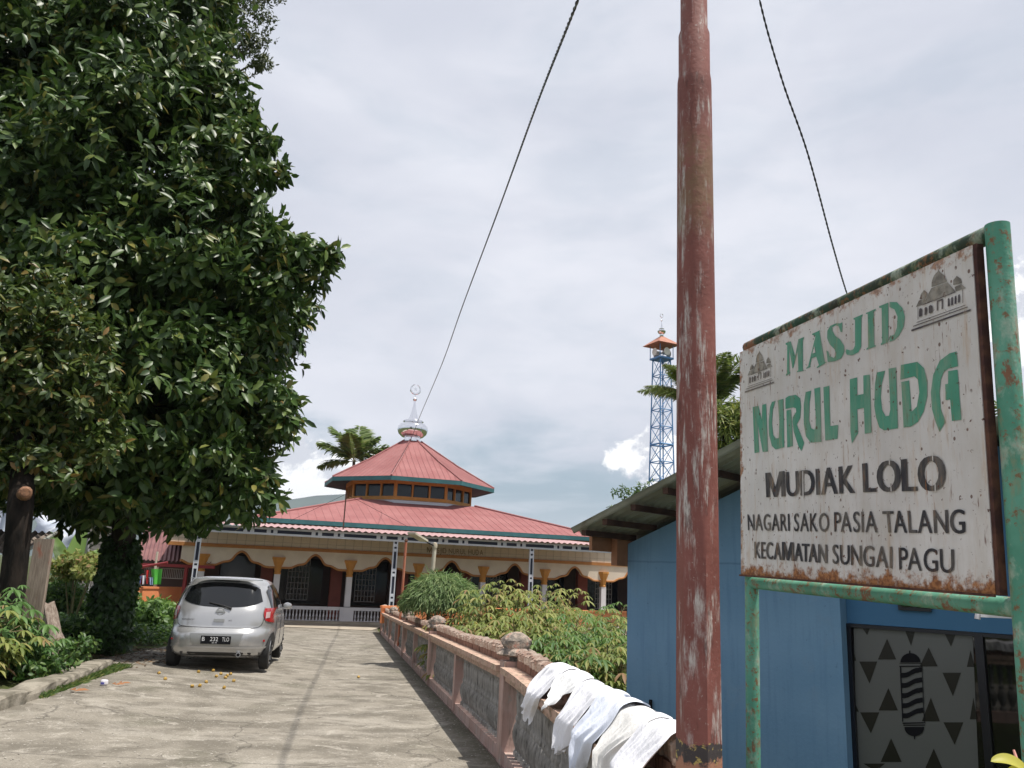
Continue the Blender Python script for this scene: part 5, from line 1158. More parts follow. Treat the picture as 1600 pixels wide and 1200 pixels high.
# palmate leaved plants
def palmate(centers, axes, size, nf=7, width=.27, droop=.5):
    B, D, N, L, W = [], [], [], [], []
    for c, ax, s in zip(centers, axes, size):
        ax = np.array(ax)/np.linalg.norm(ax); side = np.cross(ax, [0, 0, 1.]); side = side/(np.linalg.norm(side)+1e-6) if np.linalg.norm(side) > .05 else np.array([1., 0, 0]); upn = np.cross(side, ax)
        for k in range(nf):
            t = (k-(nf-1)/2)/((nf-1)/2)*2.35; d = ax*math.cos(t)+side*math.sin(t)-np.array([0, 0, droop])
            B.append(c); D.append(d); N.append(upn+.1*rng.normal(size=3)); l = s*(1-.28*abs(t)/2.35)*rng.uniform(.85, 1.1); L.append(l); W.append(l*width)
    return np.array(B), np.array(D), np.array(N), np.array(L), np.array(W)
M_stem = mat('plant_stem', (.16, .10, .05), .8, (.12, .14, .05), 6)
def cassava(label, px, pytop, Y, gz, seed, nst=3, leafs=34, size=.19, m=L_cass, spread=.5, group=None, name='cassava_plant', low=.25):
    random.seed(seed); top = at(px, pytop, Y); o = thing(name, label, 'plant', (top[0], Y, gz), group=group); H = top[2]-gz
    C, Ax, Sz = [], [], []; sm = MB()
    for s in range(nst):
        a = random.uniform(0, 6.28); r = spread*random.uniform(.3, 1) if s else .05; h = H*(random.uniform(.72, .93) if s else .98)
        tip = np.array([r*math.cos(a), r*math.sin(a), h-.08]); sm.tube([(0, 0, 0), tuple(tip*.5+[.05*math.cos(a+1), .05*math.sin(a+1), 0]), tuple(tip)], [.022, .017, .010], 5)
        for k in range(leafs):
            t = low+(1-low)*(k+random.random())/leafs; b = tip*t; aa = k*2.4+random.uniform(-.3, .3); pl_ = (.20+.30*(1-abs(t-.75)))*random.uniform(.7, 1.1)*(1.15-.55*max(0, t-.8)/.2)
            rise = .35 if t > .85 else .05
            q = b+np.array([math.cos(aa)*pl_, math.sin(aa)*pl_, pl_*rise+.05]); C.append(q); Ax.append([math.cos(aa), math.sin(aa), .15]); Sz.append(size*random.uniform(.75, 1.15)*(1 if t < .93 else .7))
            if k % 2 == 0: sm.tube([tuple(b), tuple(q)], .005, 3)
    sm.build('stem', M_stem, o); meshobj('foliage', leaves('foliage', *palmate(C, Ax, Sz), m, curl=.2), o, kind='stuff'); return o
cas = [(790, 903, 15.5, 5, 'tallest yellow green cassava plant in front of the white porch post'), (858, 912, 16.0, 4, 'cassava plant just right of the tallest one'), (893, 918, 17.0, 3, 'cassava plant with layered leaves below the last arch of the mosque'), (752, 935, 15, 4, 'low cassava plant right of the round weeping bush'), (752, 972, 14, 4, 'short cassava plant behind the balustrade crest left of the pier'), (830, 945, 14.2, 5, 'broad cassava plant in the middle of the thicket'),
       (905, 958, 14, 5, 'cassava plant with hanging leaves near the blue house corner'), (945, 950, 15.5, 4, 'cassava plant against the low orange wall by the house corner'), (780, 985, 13, 4, 'yellowish cassava plant above the stone finial'), (870, 990, 13, 4, 'dark stemmed cassava plant in the shade of the thicket'), (945, 1000, 13, 4, 'cassava plant touching the blue house corner'), (970, 940, 19, 4, 'bright green cassava plant under the rightmost column')]
for i, (px, py, Y, ns, lb_) in enumerate(cas):
    cassava(lb_, px, py, Y, -1.0, 10+i, ns+1, 72, .215, L_cassd if i in (6, 9, 11) else L_cass, .40 if i in (4, 8) else .85, 'cassava plants beyond the balustrade', low=.15)
# round weeping bush
c = at(690, 925, 17); bu = thing('weeping_bush', 'round weeping bush with fine drooping leaves beside the lamp pole', 'bush', (c[0], 17, -1.0)); ob2 = np.array(bu.location)
cz = c[2]+1.0; n = 9500; u = rdir(n); u[:, 2] = np.abs(u[:, 2])*1.0-.12*rng.random(n); P = np.stack([u[:, 0]*.70, u[:, 1]*.70, cz-.22+u[:, 2]*.56], 1)*1.0+rng.normal(size=(n, 3))*.03
meshobj('foliage', leaves('foliage', P, unit(u*.55+np.array([0, 0, -.75])+.25*rng.normal(size=(n, 3))), unit(u+.3*rng.normal(size=(n, 3))), rng.uniform(.12, .24, n), rng.uniform(.012, .02, n), L_fine), bu, kind='stuff')
sm = MB()
for k in range(9):
    a = k*.7; sm.tube([(0, 0, 0), (.15*math.cos(a), .15*math.sin(a), cz*.5), (.4*math.cos(a), .4*math.sin(a), cz+.1)], [.02, .014, .006], 5)
n = 1300; a = rng.uniform(0, 6.28, n); hh = rng.uniform(.3, cz-.2, n); rr_ = .12+.5*hh/cz*rng.random(n); P = np.stack([rr_*np.cos(a), rr_*np.sin(a), hh], 1)
meshobj('foliage', leaves('foliage', P, rdir(n)-[0, 0, .6], rdir(n), rng.uniform(.10, .2, n), rng.uniform(.012, .02, n), leafmat('dry_leaf', [(0, (.12, .09, .04)), (1, (.2, .16, .08))], .7, .2)), bu, kind='stuff')
sm.build('stem', M_stem, bu)
# grass tufts / weeds everywhere needed
def blades(name, X, Yv, Z, hgt, m, wid=.012, lean_=.5):
    n = len(X); B = np.stack([X, Yv, Z], 1); d = unit(np.stack([rng.normal(size=n)*lean_, rng.normal(size=n)*lean_, np.ones(n)], 1)); s = unit(np.cross(d, rdir(n))); h = hgt*rng.uniform(.5, 1.2, n)
    v = np.stack([B-s*wid, B+s*wid, B+d*h[:, None]*.6+s*wid*.6+0*B, B+d*h[:, None]+np.array([0, 0, -.15])*h[:, None]+unit(d*[1, 1, 0])*h[:, None]*.25], 1)
    f = np.array([[0, 1, 2], [0, 2, 3]])[None]+(np.arange(n)*4)[:, None, None]
    o = meshobj(name, fastmesh(name, v.reshape(-1, 3), f.reshape(-1, 3), m)); o['kind'] = 'stuff'; return o
def cover(name, label, n, xs, ysr, test, hgt, m, leaf=None):
    X = rng.uniform(*xs, n); Yv = rng.uniform(*ysr, n); ok = np.array([test(a, b) for a, b in zip(X, Yv)]); X, Yv = X[ok], Yv[ok]; Z = np.array([terr(a, b) for a, b in zip(X, Yv)])
    if leaf is None: o = blades(name, X, Yv, Z, hgt, m)
    else:
        k = len(X); o = meshobj(name, leaves(name, np.stack([X, Yv, Z+rng.random(k)*hgt], 1), rdir(k)*[1, 1, .5]+[0, 0, .1], rdir(k)*.5+[0, 0, 1], rng.uniform(.6, 1.2, k)*leaf, rng.uniform(.5, .8, k)*leaf, m)); o['kind'] = 'stuff'
    o['label'] = label; o['category'] = 'ground cover'
    return o
cover('grass', 'grass and weeds covering the low ground beyond the balustrade', 60000, (-2, 5), (8.5, 22), lambda x, y: x > xf(y)+.45, .30, L_grass)
cover('weeds', 'broad leaved weeds among the cassava plants', 22000, (-2, 4.5), (9, 21), lambda x, y: x > xf(y)+.5, .45, L_cass, .10)
cover('grass', 'short grass behind the kerb on the left', 26000, (-14, -4.9), (7.5, 17), lambda x, y: x < xl(y)-.35-(.4 if y < 14 else .15) and y < 16, .12, L_grass)
cover('ground_cover', 'dark leafy ground cover under the large tree', 60000, (-15, -6.2), (13, 27), lambda x, y: x < -7.1-.09*(y-13)+.25*math.sin(y*1.7), .40, L_shrub, .10)
cover('grass', 'grass verge beside the road behind the viewer', 9000, (-9, 1), (-1.4, 2.0), lambda x, y: True, .10, L_grass)
random.seed(3)
# grass along the kerb face
X, Yv = [], []
for i in range(2600):
    t = random.random()**.7; p = kp[3]*(1-t)+kp[6]*t+[random.uniform(-.02, .16)*(.4+t), random.uniform(-.05, .05), 0]; X.append(p[0]); Yv.append(p[1])
o = blades('kerb_grass', np.array(X), np.array(Yv), np.array([path_z(a, b) for a, b in zip(X, Yv)]), .09, L_grass, .006, .7); o['label'] = 'tufts of grass at the foot of the kerb'
# shrubs on the left
def shrub(label, px, py, Y, r, rz, dens, L, m, name='shrub', cat='bush', group=None):
    c = at(px, py, Y); gz = path_z(c[0], Y) if Y < 24 else G(Y); o = thing(name, label, cat, (c[0], Y, gz), group=group); oo = np.array(o.location)
    lbs = [(c[0]+random.uniform(-.6, .6)*r, Y+random.uniform(-.5, .5)*r, c[2]+random.uniform(-.5, .4)*rz, r*random.uniform(.4, .7), r*.5, rz*random.uniform(.4, .65)) for _ in range(7)]
    B = lobes_leaves(lbs, dens, 6, L, L*.5); meshobj('foliage', leaves('foliage', B[0]-oo, *B[1:], m), o, kind='stuff')
    s = MB()
    for q in lbs[:5]: s.tube([(0, 0, 0), tuple(np.array(q[:3])-oo)], [.03, .01], 5)
    s.build('stem', M_stem, o); return o
G_ = 'shrubs under the large tree'
shrub('leafy weeds creeping over the back of the kerb at the left edge', 40, 1035, 10.6, .5, .18, 30, .09, L_shrub, group=G_)
shrub('wide green shrub filling the gap behind the silver car tail', 250, 968, 21, .9, .5, 28, .16, leafmat('lush_shrub_leaf', [(0, (.05, .12, .025)), (1, (.15, .25, .05))], .5, .3), group=G_)
shrub('dense dark shrub at the foot of the ivy covered trunk', 160, 985, 15.8, .7, .3, 34, .13, L_ivy, group=G_)
shrub('bright leafy shrub between the ivy trunk and the silver car', 212, 962, 24, 1.35, .62, 30, .18, leafmat('lime_shrub_leaf', [(0, (.10, .19, .04)), (1, (.24, .34, .08))], .5, .35), group=G_)
shrub('spreading green shrub left of the ivy covered trunk', 108, 935, 23, 1.1, .6, 28, .14, L_shrub, group=G_)
shrub('low shrub behind the weathered tree stump', 100, 985, 15.2, .6, .3, 30, .13, L_shrub, group=G_)
shrub('shrub beneath the laundry of the maroon house', 190, 945, 21, .6, .4, 26, .14, L_cassd, group=G_)
shrub('pale leafy shrub under the banana leaves', 125, 885, 22, .9, .5, 26, .16, L_cass, group=G_)
L_left = leafmat('left_cassava_leaf', [(0, (.05, .12, .03)), (1, (.12, .22, .06))], .5, .3)
cassava('cassava plant at the left edge in front of the leaning board', 2, 915, 10.6, .06, 60, 5, 30, .21, L_left, .42, 'cassava plants at the left edge', low=.1)
cassava('lower cassava plant spilling towards the kerb', 28, 975, 10.8, .03, 61, 4, 26, .18, L_left, .34, 'cassava plants at the left edge', low=.1)
cassava('pale cassava shoot low at the left edge', -40, 950, 10.0, .08, 62, 5, 26, .20, L_cass, .5, 'cassava plants at the left edge', low=.1)
shrub('small weedy clump beside the stump at the end of the kerb', 112, 1010, 12.6, .4, .16, 30, .10, L_shrub, group=G_)
# banana plant
def blade_leaf(p0, p1, p2, w, m, name, parent, n=16):
    P = bez(p0, p1, p2, n+1); mb = MB(); P = [Vector(p) for p in P]
    V = []
    for i, p in enumerate(P):
        t = i/n; d = (P[min(i+1, n)]-P[max(i-1, 0)]).normalized(); s = d.cross(Vector((0.1, -.6, .8))).normalized(); nn = s.cross(d); ww = w*math.sin(math.pi*min(1, .06+t*.94))**.55*(1-.3*t)
        V.append([p-s*ww+nn*ww*.25, p-s*ww*.5+nn*ww*.06, p, p+s*ww*.5+nn*ww*.06, p+s*ww+nn*ww*.25])
    mb.rings(V, closed=False); return mb.build(name, m, parent, True)
bp0 = at(118, 905, 22.5); ban = thing('banana_plant', 'young banana plant with one broad pale leaf standing upright before the tarpaulin', 'plant', (bp0[0], 22.5, G(22.5))); ob3 = np.array(ban.location)
for a, b, c_, w in (((112, 900), (116, 860), (138, 812), .26), ((108, 900), (96, 862), (78, 830), .20), ((115, 900), (140, 870), (156, 858), .17), ((105, 905), (85, 890), (70, 900), .16), ((118, 905), (140, 890), (156, 905), .16)):
    A_ = [at(*q, 22.5+.3*i)-ob3 for i, q in enumerate((a, b, c_))]; blade_leaf(*A_, w, L_ban, 'leaf', ban)
MB().tube([(0, 0, 0), tuple(at(112, 895, 22.5)-ob3)], [.11, .07], 10).build('trunk', mat('banana_stem', (.14, .18, .07), .7), ban, True)
# leaning board, shed roof and stump on the left
M_plank = mat('grey_weathered_plank', (.20, .15, .115), .9, (.29, .23, .18), 6, (6, 6, .6), bump=.006, bscale=20, extra=lambda H: H.mix(H.math('MULTIPLY', H.ramp(H.noise(H.map(H.texco('Object'), 1, 1, .7, (0, 0, .4)), 3.2, 4, .6), .55, .68), .7), H.col, (.32, .07, .03)))
def quadthing(name, label, cat, pix, Y, th, m, part='board', Ys=None):
    pts = [at(x, y, (Ys[i] if Ys else Y)) for i, (x, y) in enumerate(pix)]; o = thing(name, label, cat, (float(np.mean([p[0] for p in pts])), Y, float(min(p[2] for p in pts)))); oo = np.array(o.location)
    f = [p-oo for p in pts]; k = [p+[0, th, 0] for p in f]
    mb = MB(); mb.v = [tuple(p) for p in f+k]; n = len(f); mb.f = [tuple(range(n)), tuple(range(n, 2*n))[::-1]]+[(i, n+i, n+(i+1) % n, (i+1) % n) for i in range(n)]; mb.build(part, m, o); return o
quadthing('leaning_board', 'weathered plank with a red paint smear leaning under the shed roof', 'board', [(30, 985), (60, 985), (82, 842), (54, 842)], 10.9, .06, M_plank)
sr = thing('shed_roof', 'rusty corrugated shed roof edge behind the dark trunk', 'roof', tuple(at(0, 860, 12.6))); os_ = np.array(sr.location)
pa, pb2, pc, pd = at(-80, 880, 12.2), at(46, 858, 12.0), at(88, 832, 13.4), at(-60, 826, 14.2)
def fn(u, v):
    p = (pa*(1-u)+pb2*u)*(1-v)+(pd*(1-u)+pc*u)*v-os_; return p+[0, 0, .02*math.cos(u*2*math.pi*14)]
MB().grid(fn, 112, 3).build('sheet', mat('rusty_corrugated', (.13, .10, .08), .8, (.24, .20, .17), 3), sr, True); MB().tube([tuple(pb2-os_), tuple(pc-os_)], .025, 6).build('edge_trim', M_galv, sr)
MB().tube([tuple(at(-20, 870, 12.6)-os_), tuple(at(-25, 1010, 12.6)-os_)], .05, 8).build('post', M_plank, sr)
st_ = gnd(92, 1040); st = thing('tree_stump', 'pale weathered tree stump at the end of the kerb', 'stump', tuple(st_)); so_ = np.array(st_)
mb = MB(); rs = []
for (px, py, r) in ((92, 1046, .26), (90, 1020, .20), (82, 990, .13), (76, 960, .11), (73, 942, .09)):
    c = at(px, py, st_[1])-so_; rs.append([tuple(c+[r*(1+.22*math.sin(3*a+py))*math.cos(a), r*(1+.22*math.sin(3*a+py))*math.sin(a), .03*math.sin(2*a)]) for a in (2*math.pi*j/14 for j in range(14))])
mb.rings(rs, True, True).build('trunk', mat('pale_dead_wood', (.20, .15, .12), .9, (.34, .28, .23), 8, (4, 4, .8), bump=.01), st, True)
# grey tarpaulin, distant sheds and houses at the left
tz = at(95, 820, 24); tarp = thing('tarpaulin', 'crumpled grey tarpaulin hanging from the shed truss', 'tarpaulin', tuple(tz)); to = np.array(tz)
def fn(u, v):
    p = (at(52, 806, 24)*(1-u)+at(146, 818, 24)*u)*(1-v)+(at(66, 838, 23.2)*(1-u)+at(112, 862, 23.4)*u)*v-to
    return p+np.array([0, -.35*math.sin(u*5+v*2)*v-.10*math.sin(u*13+v*9), .07*math.sin(u*11+v*4)])
MB().grid(fn, 40, 24).build('sheet', mat('grey_tarpaulin', (.42, .46, .54), .45, (.36, .40, .48), 3), tarp, True)
def fn(u, v):
    p = (at(-30, 800, 22)*(1-u)+at(22, 740, 22)*u)*(1-v)+(at(-30, 870, 21)*(1-u)+at(18, 850, 21)*u)*v-to; return p+np.array([0, .1*math.sin(u*9+v*5), 0])
MB().grid(fn, 20, 20).build('side_sheet', tarp.children[0].data.materials[0], tarp, True)
tr = thing('shed', 'open shed with a grey metal truss and sheet roof behind the banana plant', 'shed', tuple(at(100, 805, 25))); tro = np.array(tr.location)
for a, b in (((62, 795), (140, 805)), ((62, 806), (140, 818))): MB().tube([tuple(at(*a, 25)-tro), tuple(at(*b, 25)-tro)], .045, 6).build('truss_rail', mat('grey_truss', (.30, .31, .33), .6), tr)
for i in range(7): x = 64+12*i; MB().box(*(lambda q: (q[0]-.05, q[0]+.05, q[1]-.02, q[1]+.02, q[2]-.1, q[2]+.1))(at(x, 801+(x-62)*.14, 25)-tro)).build('truss_plate', M_truss, tr)
def fn(u, v): return at(45, 795, 25)*(1-u)+at(150, 806, 25)*u-tro+np.array([0, 4*v, .9*v+.03*math.cos(u*2*math.pi*12)])
MB().grid(fn, 96, 2).build('roof_sheet', M_purlin, tr, True)
for px in (66, 137): MB().tube([tuple(at(px, 812, 25)-tro), tuple(at(px, 960, 25)-tro)], .05, 6).build('post', mat('grey_post', (.25, .25, .26), .7), tr)
# grey block house with gable, bricks laid one by one
bh0 = at(120, 900, 30); bh = thing('block_house', 'unplastered grey block house wall with sloping gable behind the ivy trunk', 'house', (bh0[0], 30, -.9)); bo = np.array(bh.location)
def bl(px, py): return at(px, py, 30)-bo
gx = [bl(118, 800)[0], bl(213, 840)[0], bl(205, 930)[0]]; zt_l = bl(130, 800)[2]; za, zb2 = bl(150, 812)[2]+.15, bl(215, 858)[2]
prism_ = MB(); X0, X1 = bl(110, 850)[0], bl(212, 850)[0]; zl_, zr_ = bl(130, 798)[2], bl(212, 853)[2]
n = len(prism_.v); prism_.v += [(X0, .02, 0), (X1, .02, 0), (X1, .02, zr_), (X0+(X1-X0)*.55, .02, zl_), (X0, .02, zl_), (X0, .5, 0), (X1, .5, 0), (X1, .5, zr_), (X0+(X1-X0)*.55, .5, zl_), (X0, .5, zl_)]
prism_.f += [(0, 1, 2, 3, 4), (9, 8, 7, 6, 5)]+[(i, 5+i, 5+(i+1) % 5, (i+1) % 5) for i in range(5)]; prism_.build('wall', mat('grey_mortar', (.24, .22, .20), .9, (.30, .28, .25), 6), bh)
bkm = MB().cbox(0, .36, -.02, .02, 0, .165, .006).mesh('block', mat('grey_block', (.30, .27, .245), .9, (.40, .37, .34), 1.5, bump=.01, bscale=20))
z = .1; row = 0
while z < zl_-.16:
    x = X0+.02+(.19 if row % 2 else 0); lim = X1-.38 if z < zr_-.1 else X1-.38-(X1-(X0+(X1-X0)*.55))*(z+.17-zr_)/(zl_-zr_)
    while x < lim:
        if z > 1.0 and x > X0+.4: o = meshobj('block', bkm, bh, loc=(x, random.uniform(-.006, .006), z))
        x += .38
    z += .185; row += 1
# maroon roofed house with laundry on its porch rail
mh0 = at(260, 900, 36); mh = thing('maroon_roofed_house', 'low house with maroon sheet roof, dark grilles and red porch beam behind the orange wall', 'house', (mh0[0], 36, -.9)); mo_ = np.array(mh.location)
def ml(px, py, Y=36): return at(px, py, Y)-mo_
M_mar = mat('maroon_roof_sheet', (.16, .065, .065), .7, (.20, .09, .085), 1.5); M_mred = mat('dark_red_paint', (.26, .03, .035), .5)
a, b, c_, d = ml(212, 874, 35), ml(330, 880, 35), ml(330, 826, 39), ml(226, 824, 39)
MB().grid(lambda u, v: (a*(1-u)+b*u)*(1-v)+(d*(1-u)+c_*u)*v+[0, 0, .03*math.cos(u*2*math.pi*18)], 144, 2).build('roof', M_mar, mh, True)
p, q = ml(205, 879, 34.9), ml(335, 884, 34.9); MB().hexa([p+[0, 0, -.12], q+[0, 0, -.12], q+[0, .1, -.12], p+[0, .1, -.12], p, q, q+[0, .1, 0], p+[0, .1, 0]]).build('fascia', M_mred, mh)
p, q = ml(205, 884, 37), ml(335, 950, 37); MB().box(p[0], q[0], 1.0, 1.2, 0, p[2]+.3).build('wall', M_dark, mh)
for px in (222, 247, 292): s = ml(px, 884, 35); MB().box(s[0]-.06, s[0]+.06, s[1]-.06, s[1]+.06, 0, s[2]).build('porch_post', M_mred if px != 247 else M_lamp, mh)
gr = MB(); p, q = ml(218, 886, 35.1), ml(286, 900, 35.1)
for i in range(26): x = p[0]+(q[0]-p[0])*i/25; gr.box(x-.01, x+.01, p[1], p[1]+.02, q[2]-.1, p[2])
gr.box(p[0], q[0], p[1]-.01, p[1]+.03, p[2]-.03, p[2]); gr.box(p[0], q[0], p[1]-.01, p[1]+.03, q[2]-.13, q[2]-.1); gr.build('grille', M_grille, mh)
sp = ml(246, 862, 34.5); MB().tube([(sp[0], sp[1], sp[2]-.9), (sp[0], sp[1], sp[2])], .05, 6).build('short_post', M_lamp, mh)
MB().tube([tuple(ml(214, 887, 34)), tuple(ml(262, 879, 34))], .05, 6).build('red_awning_bar', M_mred, mh)
def hangcloth(label, px0, px1, py0, py1, col):
    a, b, c2, d2 = at(px0, py0, 33.2), at(px1, py0, 33.2), at(px1-2, py1, 33.2), at(px0+1, py1, 33.2); o = thing('laundry_cloth', label, 'cloth', tuple(a), group='laundry of the maroon house'); oo = np.array(a); ph = random.random()*6
    MB().grid(lambda u, v: (a*(1-u)+b*u)*(1-v)+(d2*(1-u)+c2*u)*v-oo+[0, .04*math.sin(u*9+ph)*(.3+v), 0], 16, 8).build('cloth', mat('cloth_'+label.split()[0], col, .8), o, True)
hangcloth('green cloth with a yellow mark hanging by the maroon house', 236, 254, 889, 913, (.10, .50, .06)); hangcloth('red cloth beside the green one', 228, 233, 891, 912, (.6, .03, .03)); hangcloth('blue cloth leftmost in the laundry row', 216, 221, 900, 913, (.08, .12, .35))
hangcloth('white cloth between the blue and red ones', 221, 228, 899, 913, (.7, .68, .72)); hangcloth('pale blue cloth in front of the green one', 234, 242, 902, 914, (.35, .45, .65))
# ------------------------------------------------------------------ palms
def palm(label, base, crown, nf, FL, seed, leafw=.05, trunk_r=.12, name='palm_tree', stiff=.6, gz=-1.0, dens=1., az0=None, llen=.16):
    rg_r = np.random.default_rng(seed); c = np.array(crown); o = thing(name, label, 'palm tree', (base[0], base[1], gz)); oo = np.array(o.location)
    MB().tube([(0, 0, 0), tuple((c-oo)*.5+[.15, 0, 0]), tuple(c-oo)], [trunk_r*1.3, trunk_r, trunk_r*.8], 10).build('trunk', M_bark, o, True)
    for k in range(nf):
        a = 2*math.pi*k/nf*1.618*2+rg_r.uniform(-.2, .2) if az0 is None else az0[k][0]; el = rg_r.uniform(.0, 1.5) if az0 is None else az0[k][1]; L = FL*rg_r.uniform(.8, 1.1)
        dirh = np.array([math.cos(a), math.sin(a), 0]); p0 = c-oo; p1 = p0+(dirh*math.cos(el)+[0, 0, math.sin(el)])*L*.58; e2_ = el-.78; p2 = p1+(dirh*math.cos(e2_)+[0, 0, math.sin(e2_)])*L*.52
        P = np.array(bez(p0, p1, p2, 26)); T = unit(np.gradient(P, axis=0)); sd = unit(np.cross(T, [0, 0, 1.])); upn = np.cross(sd, T)
        B, D, N, LL, WW = [], [], [], [], []
        m = int(3*dens)
        for i in range(3, 26):
            t = i/25; ll = L*llen*2*math.sin(math.pi*min(1, .12+.88*t))**.6
            for s in (-1, 1):
                for j in range(m):
                    B.append(P[i]-T[i]*j*L/25/m); D.append(sd[i]*s*1.0+T[i]*.75+upn[i]*rg_r.uniform(-.1, .35)-np.array([0, 0, rg_r.uniform(.15, .6)])); N.append(upn[i]+.2*rg_r.normal(size=3)); LL.append(ll*rg_r.uniform(.8, 1.1)); WW.append(leafw)
        f = meshobj('frond', leaves('frond', B, D, N, LL, WW, L_palm, curl=.15, fold=.05), o); rr = MB(); rr.tube(P, [.03*(1-.8*i/25) for i in range(26)], 5); rr.build('rib', M_stem, f)
    return o
c = at(553, 722, 58); palm('areca palm rising behind the left side of the mosque roof', (c[0], 58), c, 8, 3.0, 5, .15, .13, az0=[(1.6, 1.5), (3.0, 1.28), (.1, 1.22), (3.2, .8), (6.2, .78), (3.1, .2), (0, .35), (4.6, 1.2)], llen=.24, dens=1)
c = at(487+10, 790, 55)
c = at(1108, 640, 34); palm('coconut palm behind the minaret and the red brown pole', (c[0], 34), c, 21, 3.1, 8, .055, .2, dens=2, llen=.12)
c = at(1640, 690, 26); palm('coconut palm at the right edge behind the sign post', (c[0], 26), c, 13, 2.8, 9, .05, .2, dens=2, llen=.12)
def tree(label, px, py, Y, lb, L, W, m, name='tree', dens=24, trunk=.12):
    c = at(px, py, Y); o = thing(name, label, 'tree', (c[0], Y, -1.0)); oo = np.array(o.location); B = lobes_leaves([px_lobe(a, b, r, Y) for a, b, r in lb], dens, 7, L, W, droop=.5)
    meshobj('crown', leaves('crown', B[0]-oo, *B[1:], m), o, kind='stuff'); MB().tube([(0, 0, 0), tuple(c-oo)], [trunk*1.4, trunk*.6], 8).build('trunk', M_bark, o, True)
    for a, b, r in lb[:5]: MB().tube([tuple((c-oo)*.8), tuple(at(a, b, Y)-oo)], [trunk*.5, .02], 6).build('limb', M_bark, o)
L_bam = leafmat('yellow_green_leaf', [(0, (.07, .12, .02)), (.5, (.14, .19, .035)), (1, (.26, .27, .06))], .5, .35)
tree('yellow green leafy tree between the red pole and the sign', 1135, 640, 22, [(1125, 645, 26), (1145, 640, 24), (1160, 655, 28), (1130, 660, 34), (1105, 655, 30), (1155, 690, 34), (1180, 650, 25)], .26, .045, L_bam, dens=16)
tree('small airy tree behind the minaret base above the house eave', 985, 790, 28, [(975, 775, 14), (995, 765, 12), (965, 795, 10), (1005, 780, 14), (985, 800, 14), (1012, 760, 9), (960, 770, 6)], .17, .05, leafmat('mid_green_leaf', [(0, (.05, .10, .025)), (1, (.13, .20, .06))], .5, .3), dens=12, trunk=.08)
# yellow leaved plant at the lower right corner
yp0 = at(1600, 1215, 2.1); yl = thing('yellow_leaf_plant', 'yellow green ribbed leaf at the lower right corner in front of the sign post', 'plant', (yp0[0], 2.1, .2)); yo = np.array(yl.location)
L_yel = leafmat('yellow_leaf', [(0, (.42, .42, .06)), (1, (.5, .46, .08))], .5, .4)
for a, b, c2, w in (((1610, 1212), (1580, 1178), (1548, 1190), .022), ((1615, 1225), (1600, 1200), (1570, 1218), .03)): blade_leaf(*[at(*q, 2.1)-yo for q in (a, b, c2)], w, L_yel, 'leaf', yl)
MB().tube([(0, 0, 0), tuple(at(1592, 1196, 2.12)-yo), tuple(at(1584, 1172, 2.14)-yo)], [.006, .005, .003], 6).build('stem', mat('pink_stem', (.55, .25, .2), .6), yl)
# litter and fallen fruit on the concrete
fr = MB().lathe([(.004, -.022), (.021, -.013), (.026, 0), (.021, .016), (.004, .022)], 8).mesh('fruit', mat('yellow_fruit', (.42, .27, .045), .6, (.30, .17, .04), 30), True)
spots = [(258, 1063), (355, 1058), (350, 1077), (333, 1050), (322, 1068), (300, 1075), (352, 1061), (312, 1074), (560, 1060), (345, 1055), (248, 1054), (310, 1052), (365, 1066), (360, 1055), (338, 1059)]
desc = ['alone left of the group', 'in the cluster behind the car', 'nearest the viewer in the cluster']
for i, (px, py) in enumerate(spots):
    p = gnd(px, py); o = meshobj('fallen_fruit', fr, None, loc=(p[0], p[1], p[2]+.022), rot=(random.random()*3, random.random()*3, 0)); tag(o, 'small yellow fallen fruit lying on the concrete behind the car', 'fruit', 'fallen fruit on the concrete')
p = gnd(162, 1072); o = thing('crumpled_cup', 'crumpled white paper cup lying near the kerb end', 'litter', (p[0], p[1], p[2]+.03)); MB().lathe([(.02, -.03), (.036, -.02), (.048, .0), (.046, .03), (.038, .045), (.03, .03)], 9).build('cup', M_white, o); MB().box(-.02, .02, -.047, -.040, -.005, .02).build('print', mat('blue_print', (.1, .1, .4), .5), o)
dl = leafmat('dead_leaf', [(0, (.20, .08, .03)), (1, (.38, .17, .07))], .7, .1)
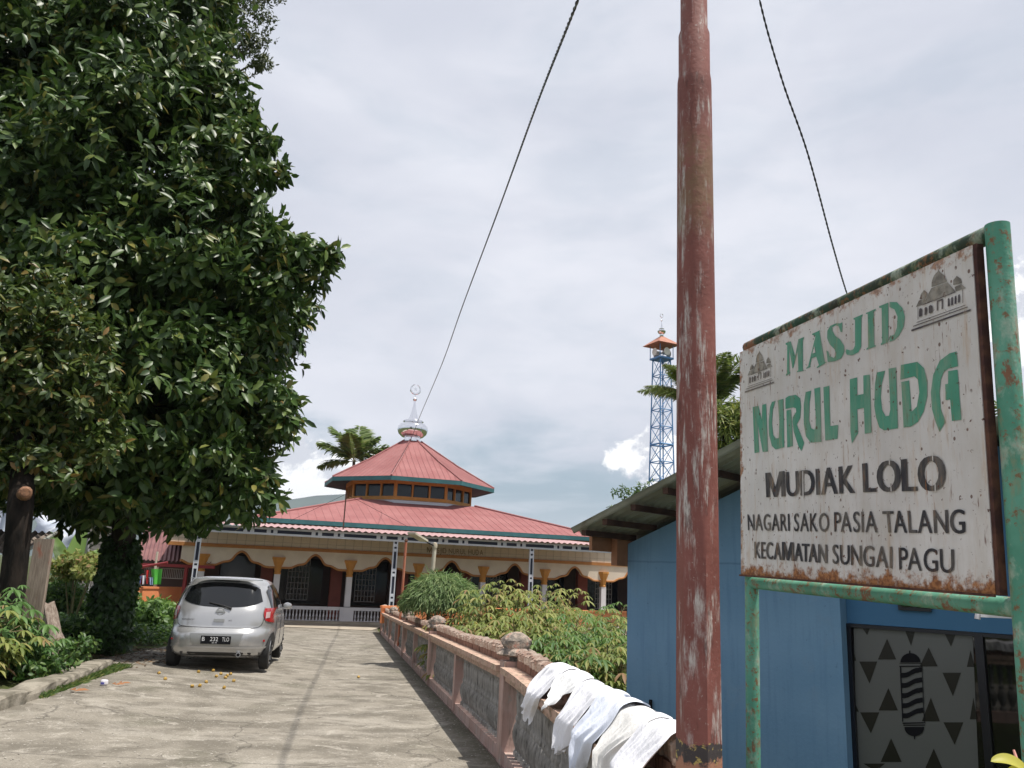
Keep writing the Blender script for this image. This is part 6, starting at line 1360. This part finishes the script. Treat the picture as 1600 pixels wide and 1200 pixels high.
for i, (px, py, L, lab) in enumerate(((115, 1083, .16, 'orange dead leaf against the kerb foot'), (178, 1073, .12, 'brown curled leaf beside the crumpled cup'), (188, 1071, .12, 'second brown leaf right of the crumpled cup'), (82, 1053, .14, 'dead leaf lying on top of the kerb'))):
    p = gnd(px, py); o = meshobj('fallen_leaf', leaves('fallen_leaf', [(0, 0, .02), (0.01, 0, .03)], [(.8, .3, .15), (-.5, .5, .1)], [(0, -.3, 1), (0, -.4, 1)], [L, L*.7], [L*.45, L*.4], dl), None, loc=(p[0], p[1], p[2]+(.13 if i == 3 else 0))); tag(o, lab, 'leaf')
X, Yv = rng.uniform(-8.5, -5.5, 900), rng.uniform(13.0, 17.5, 900); k = len(X)
o = meshobj('leaf_litter', leaves('leaf_litter', np.stack([X, Yv, np.array([max(terr(a, b), path_z(a, b)) for a, b in zip(X, Yv)])+.015], 1), rdir(k)*[1, 1, .1], rdir(k)*.3+[0, 0, 1], rng.uniform(.05, .12, k), rng.uniform(.03, .05, k), leafmat('litter_leaf', [(0, (.05, .035, .02)), (1, (.2, .12, .06))], .8, .05))); o['kind'] = 'stuff'; o['label'] = 'leaf litter on the shaded soil beside the car'
X, Yv = rng.uniform(-8, 1.0, 4000), 5.6+rng.random(4000)**1.3*16; ok = np.array([xl(b) < a < xf(b)-.02 for a, b in zip(X, Yv)]); X, Yv = X[ok], Yv[ok]; k = len(X)
gb = MB().lathe([(.3, -.5), (1, 0), (.4, .6)], 5); gv = np.array(gb.v); V = []; Fs = []
for i in range(k):
    s = random.uniform(.004, .013); V.append(gv*[s, s*random.uniform(.6, 1), s*.6]+[X[i], Yv[i], path_z(X[i], Yv[i])+.006]); Fs += [tuple(j+i*15 for j in f) for f in gb.f]
mb = MB(); mb.v = [tuple(p) for q in V for p in q]; mb.f = Fs; o = mb.build('grit', mat('pale_grit', (.45, .42, .37), .9, (.2, .18, .15), 20)); o['kind'] = 'stuff'; o['label'] = 'loose grit scattered over the concrete driveway'

# ------------------------------------------------------------------ air
hz = MB().box(-5200, 5200, -3500, 6500, -12, 330).mesh('haze', bpy.data.materials.new('haze_air'))
hm = hz.materials[0]; hm.use_nodes = True; t = hm.node_tree; t.nodes.clear(); pv = t.nodes.new('ShaderNodeVolumePrincipled'); pv.inputs['Color'].default_value = (.80, .88, 1, 1); pv.inputs['Density'].default_value = .00013
mo = t.nodes.new('ShaderNodeOutputMaterial'); t.links.new(pv.outputs[0], mo.inputs['Volume'])
o = meshobj('haze', hz, kind='stuff')
